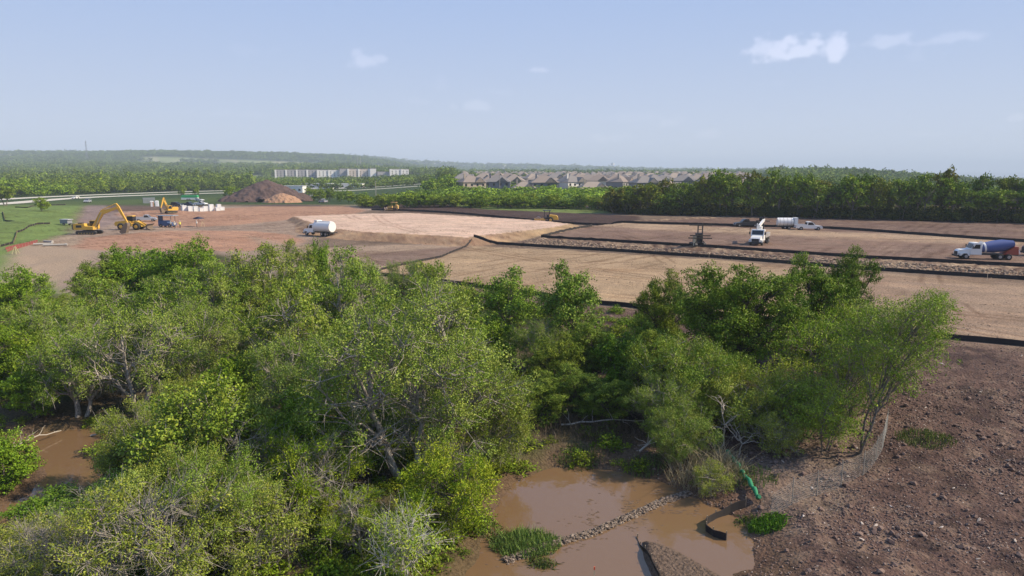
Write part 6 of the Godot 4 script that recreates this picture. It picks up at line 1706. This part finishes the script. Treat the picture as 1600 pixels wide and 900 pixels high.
	for k in boxes2.size():
		var b: Array = boxes2[k]
		var q: Vector3 = g.call(Vector2(b[0], b[1]))
		var hgt: float = [1.1, 1.7, 2.3][b[2]]
		var o := thing("precast_box", "white precast concrete box, %s in the row on the red pad" % b[3], "concrete box", q, 0.65, "white precast boxes on the red pad")
		var w := 1.45
		for s in [-1, 1]: box_part(o, "side_wall", pc, Vector3(s * (w * 0.5 - 0.1), hgt * 0.5, 0), Vector3(0.2, hgt, 1.9))
		box_part(o, "top_slab", pc, Vector3(0, hgt + 0.09, 0), Vector3(w + 0.01, 0.18, 1.9))
		box_part(o, "end_wall", pc, Vector3(0, hgt * 0.5, 0.8), Vector3(w - 0.42, hgt - 0.01, 0.2))
		box_part(o, "bottom_slab", pc, Vector3(0, 0.1, -0.15), Vector3(w - 0.42, 0.18, 1.6))
	# site furniture
	var o := thing("storage_container", "grey storage container at the left behind the red pad", "container", g.call(Vector2(-168.3, 328.9)), 0.5)
	box_part(o, "shell", mat("container_grey", Color(0.22, 0.24, 0.25), 0.6), Vector3(0, 1.3, 0), Vector3(5.0, 2.5, 2.4))
	for k in 12: box_part(o, "rib", mat("container_grey"), Vector3(-2.3 + k * 0.42, 1.3, 1.22), Vector3(0.14, 2.3, 0.06))
	box_part(o, "door", mat("container_dark", Color(0.05, 0.055, 0.06), 0.6), Vector3(-2.52, 1.3, 0), Vector3(0.06, 2.3, 2.2))
	for t in [[-140.9, 281.4, "white portable toilet beside the folded-boom excavator", Color(0.68, 0.71, 0.76)], [-144.2, 283.9, "reddish portable toilet left of the white one", Color(0.34, 0.17, 0.13)]]:
		var to := thing("portable_toilet", t[2], "portable toilet", g.call(Vector2(t[0], t[1])), 0.3)
		var tm := mat("cabin%d" % int(t[3].r * 100), t[3], 0.5)
		box_part(to, "cabin", tm, Vector3(0, 1.1, 0), Vector3(1.15, 2.1, 1.15))
		pt(to, "roof", mat("roof_white", Color(0.7, 0.7, 0.7), 0.5), func(m: MB): m.box(Vector3(0, 2.27, 0), Vector3(1.25, 0.26, 1.25), Basis(), Vector2(0.6, 0.6)))
		box_part(to, "door", mat("roof_white"), Vector3(0, 1.05, 0.59), Vector3(0.72, 1.8, 0.04))
		box_part(to, "vent_pipe", steel(), Vector3(0.4, 2.4, -0.4), Vector3(0.1, 0.5, 0.1))
	o = thing("covered_trailer", "trailer with bright green roof cover beside the road", "trailer", g.call(Vector2(-166.7, 367.5)), 0.12)
	box_part(o, "bed", mat("roof_white"), Vector3(0, 1.0, 0), Vector3(8.0, 1.1, 2.4))
	pt(o, "roof_cover", mat("cover_green", Color(0.03, 0.30, 0.10), 0.6), func(m: MB): m.prism([-4.1, 1.5, -4.1, 2.0, -3.7, 2.6, 3.7, 2.6, 4.1, 2.0, 4.1, 1.5], -1.3, 1.3))
	for x in [-1.0, 0.0]:
		for s in [-1, 1]: wheel(o, x, 0.42, s * 1.1, 0.26, mat("alloy_rim"))
	o = thing("utility_cart", "blue boxy utility cart with flat grey roof beside the workers", "utility cart", g.call(Vector2(-89.5, 183.3)), -0.1)
	var blue := mat("cart_blue", Color(0.055, 0.095, 0.20), 0.5)
	pt(o, "body", blue, func(m: MB): m.prism([-1.9, 0.4, -1.9, 1.7, 0.3, 1.7, 0.6, 1.2, 1.9, 1.1, 2.0, 0.4], -1.0, 1.0))
	box_part(o, "roof", mat("cart_grey", Color(0.24, 0.27, 0.30), 0.5), Vector3(0.2, 3.0, 0), Vector3(4.6, 0.14, 2.6))
	for s in [[-1.8, -0.95], [-1.8, 0.95], [1.6, -0.95], [1.6, 0.95]]: pt(o, "roof_post", steel(), func(m: MB): m.bar(Vector3(s[0], 1.0, s[1]), Vector3(s[0], 2.95, s[1]), 0.08, 0.08))
	box_part(o, "rear_panel", blue, Vector3(-1.86, 2.3, 0), Vector3(0.08, 1.25, 1.8))
	for x in [-1.2, 1.2]:
		for s in [-1, 1]: wheel(o, x, 0.42, s * 0.98, 0.28, mat("alloy_rim"))
	o = thing("shade_canopy", "dark blue shade canopy over a survey tripod on the red pad", "canopy", g.call(Vector2(-82.3, 185.5)), 0.2)
	pt(o, "cover", mat("canopy_navy", Color(0.05, 0.055, 0.10), 0.8), func(m: MB): m.tube(PackedVector3Array([Vector3(0, 2.05, 0), Vector3(0, 2.1, 0), Vector3(0, 2.4, 0), Vector3(0, 2.6, 0)]), PackedFloat32Array([1.45, 1.5, 0.8, 0.06]), 8, true))
	pt(o, "pole", steel(), func(m: MB): m.cyl(Vector3.ZERO, Vector3(0, 2.5, 0), 0.03, -1, 8))
	for k in 3: pt(o, "tripod_leg", mat("lath_wood"), func(m: MB): m.bar(Vector3(0.9, 1.3, 0), Vector3(0.9 + cos(k * 2.1) * 0.5, 0, sin(k * 2.1) * 0.5), 0.05, 0.05))
	person("worker in white shirt standing against the blue utility cart", g.call(Vector2(-87.6, 181.1)), 1.0, Color(0.62, 0.60, 0.56), Color(0.05, 0.055, 0.07))
	person("worker in cream shirt standing between the cart and the yellow-vested worker", g.call(Vector2(-85.6, 179.0)), 2.0, Color(0.62, 0.58, 0.48), Color(0.06, 0.06, 0.07))
	person("worker in yellow high-visibility shirt standing right of the utility cart", g.call(Vector2(-85.2, 181.1)), 2.6, Color(0.68, 0.66, 0.12), Color(0.05, 0.05, 0.06))
	person("worker in white shirt under the dark blue shade canopy", g.call(Vector2(-81.9, 183.3)), 0.6, Color(0.66, 0.64, 0.6), Color(0.07, 0.07, 0.08))
	# left end of the site
	o = thing("utility_trailer", "small grey trailer with flat cover parked on the green slope", "trailer", g.call(Vector2(-115.7, 183.2)), -0.25)
	box_part(o, "box", mat("trailer_grey", Color(0.20, 0.21, 0.23), 0.6), Vector3(0, 1.0, 0), Vector3(2.4, 1.0, 1.5))
	box_part(o, "lid", mat("trailer_lid", Color(0.5, 0.5, 0.5), 0.5), Vector3(0.1, 1.56, 0), Vector3(2.8, 0.1, 1.7))
	for s in [-1, 1]: wheel(o, 0.1, 0.34, s * 0.85, 0.2, mat("alloy_rim"))
	pt(o, "hitch", steel(), func(m: MB): m.bar(Vector3(1.2, 0.55, 0), Vector3(2.3, 0.45, 0), 0.1, 0.1); m.bar(Vector3(2.2, 0.45, 0), Vector3(2.2, 0.0, 0), 0.06, 0.06))
	o = thing("barricade", "yellow A-frame barricade standing in front of the red netting", "barricade", g.call(Vector2(-89.3, 126.1)), 0.0)
	o.scale = Vector3.ONE * 0.8
	for s in [-1, 1]:
		for z in [-0.5, 0.5]: pt(o, "leg", mat("barricade_yellow", Color(0.50, 0.45, 0.24), 0.6), func(m: MB): m.bar(Vector3(s * 0.5, 0, z), Vector3(s * 0.08, 1.7, z * 0.2), 0.1, 0.08))
	box_part(o, "rail", mat("barricade_yellow"), Vector3(0, 0.6, 0), Vector3(0.7, 0.12, 0.08))
	for l in [[-91.7, 137.4, 3.2, 0.5, "left"], [-94.0, 142.5, 2.6, -0.4, "middle"], [-88.2, 135.6, 4.0, 0.35, "right"]]:
		o = thing("concrete_pipe", "%s of three pale pipe lengths lying near the red netting" % l[4], "pipe", g.call(Vector2(l[0], l[1])) + Vector3(0, 0.2, 0), l[3], "pipe lengths near the red netting")
		pt(o, "barrel", mat("pipe_pale", Color(0.33, 0.31, 0.28), 0.8), func(m: MB): m.cyl(Vector3(-l[2] * 0.5, 0, 0), Vector3(l[2] * 0.5, 0, 0), 0.2, -1, 12))
		pt(o, "bell", mat("pipe_pale"), func(m: MB): m.cyl(Vector3(l[2] * 0.5 - 0.3, 0, 0), Vector3(l[2] * 0.5 + 0.01, 0, 0), 0.26, -1, 12))
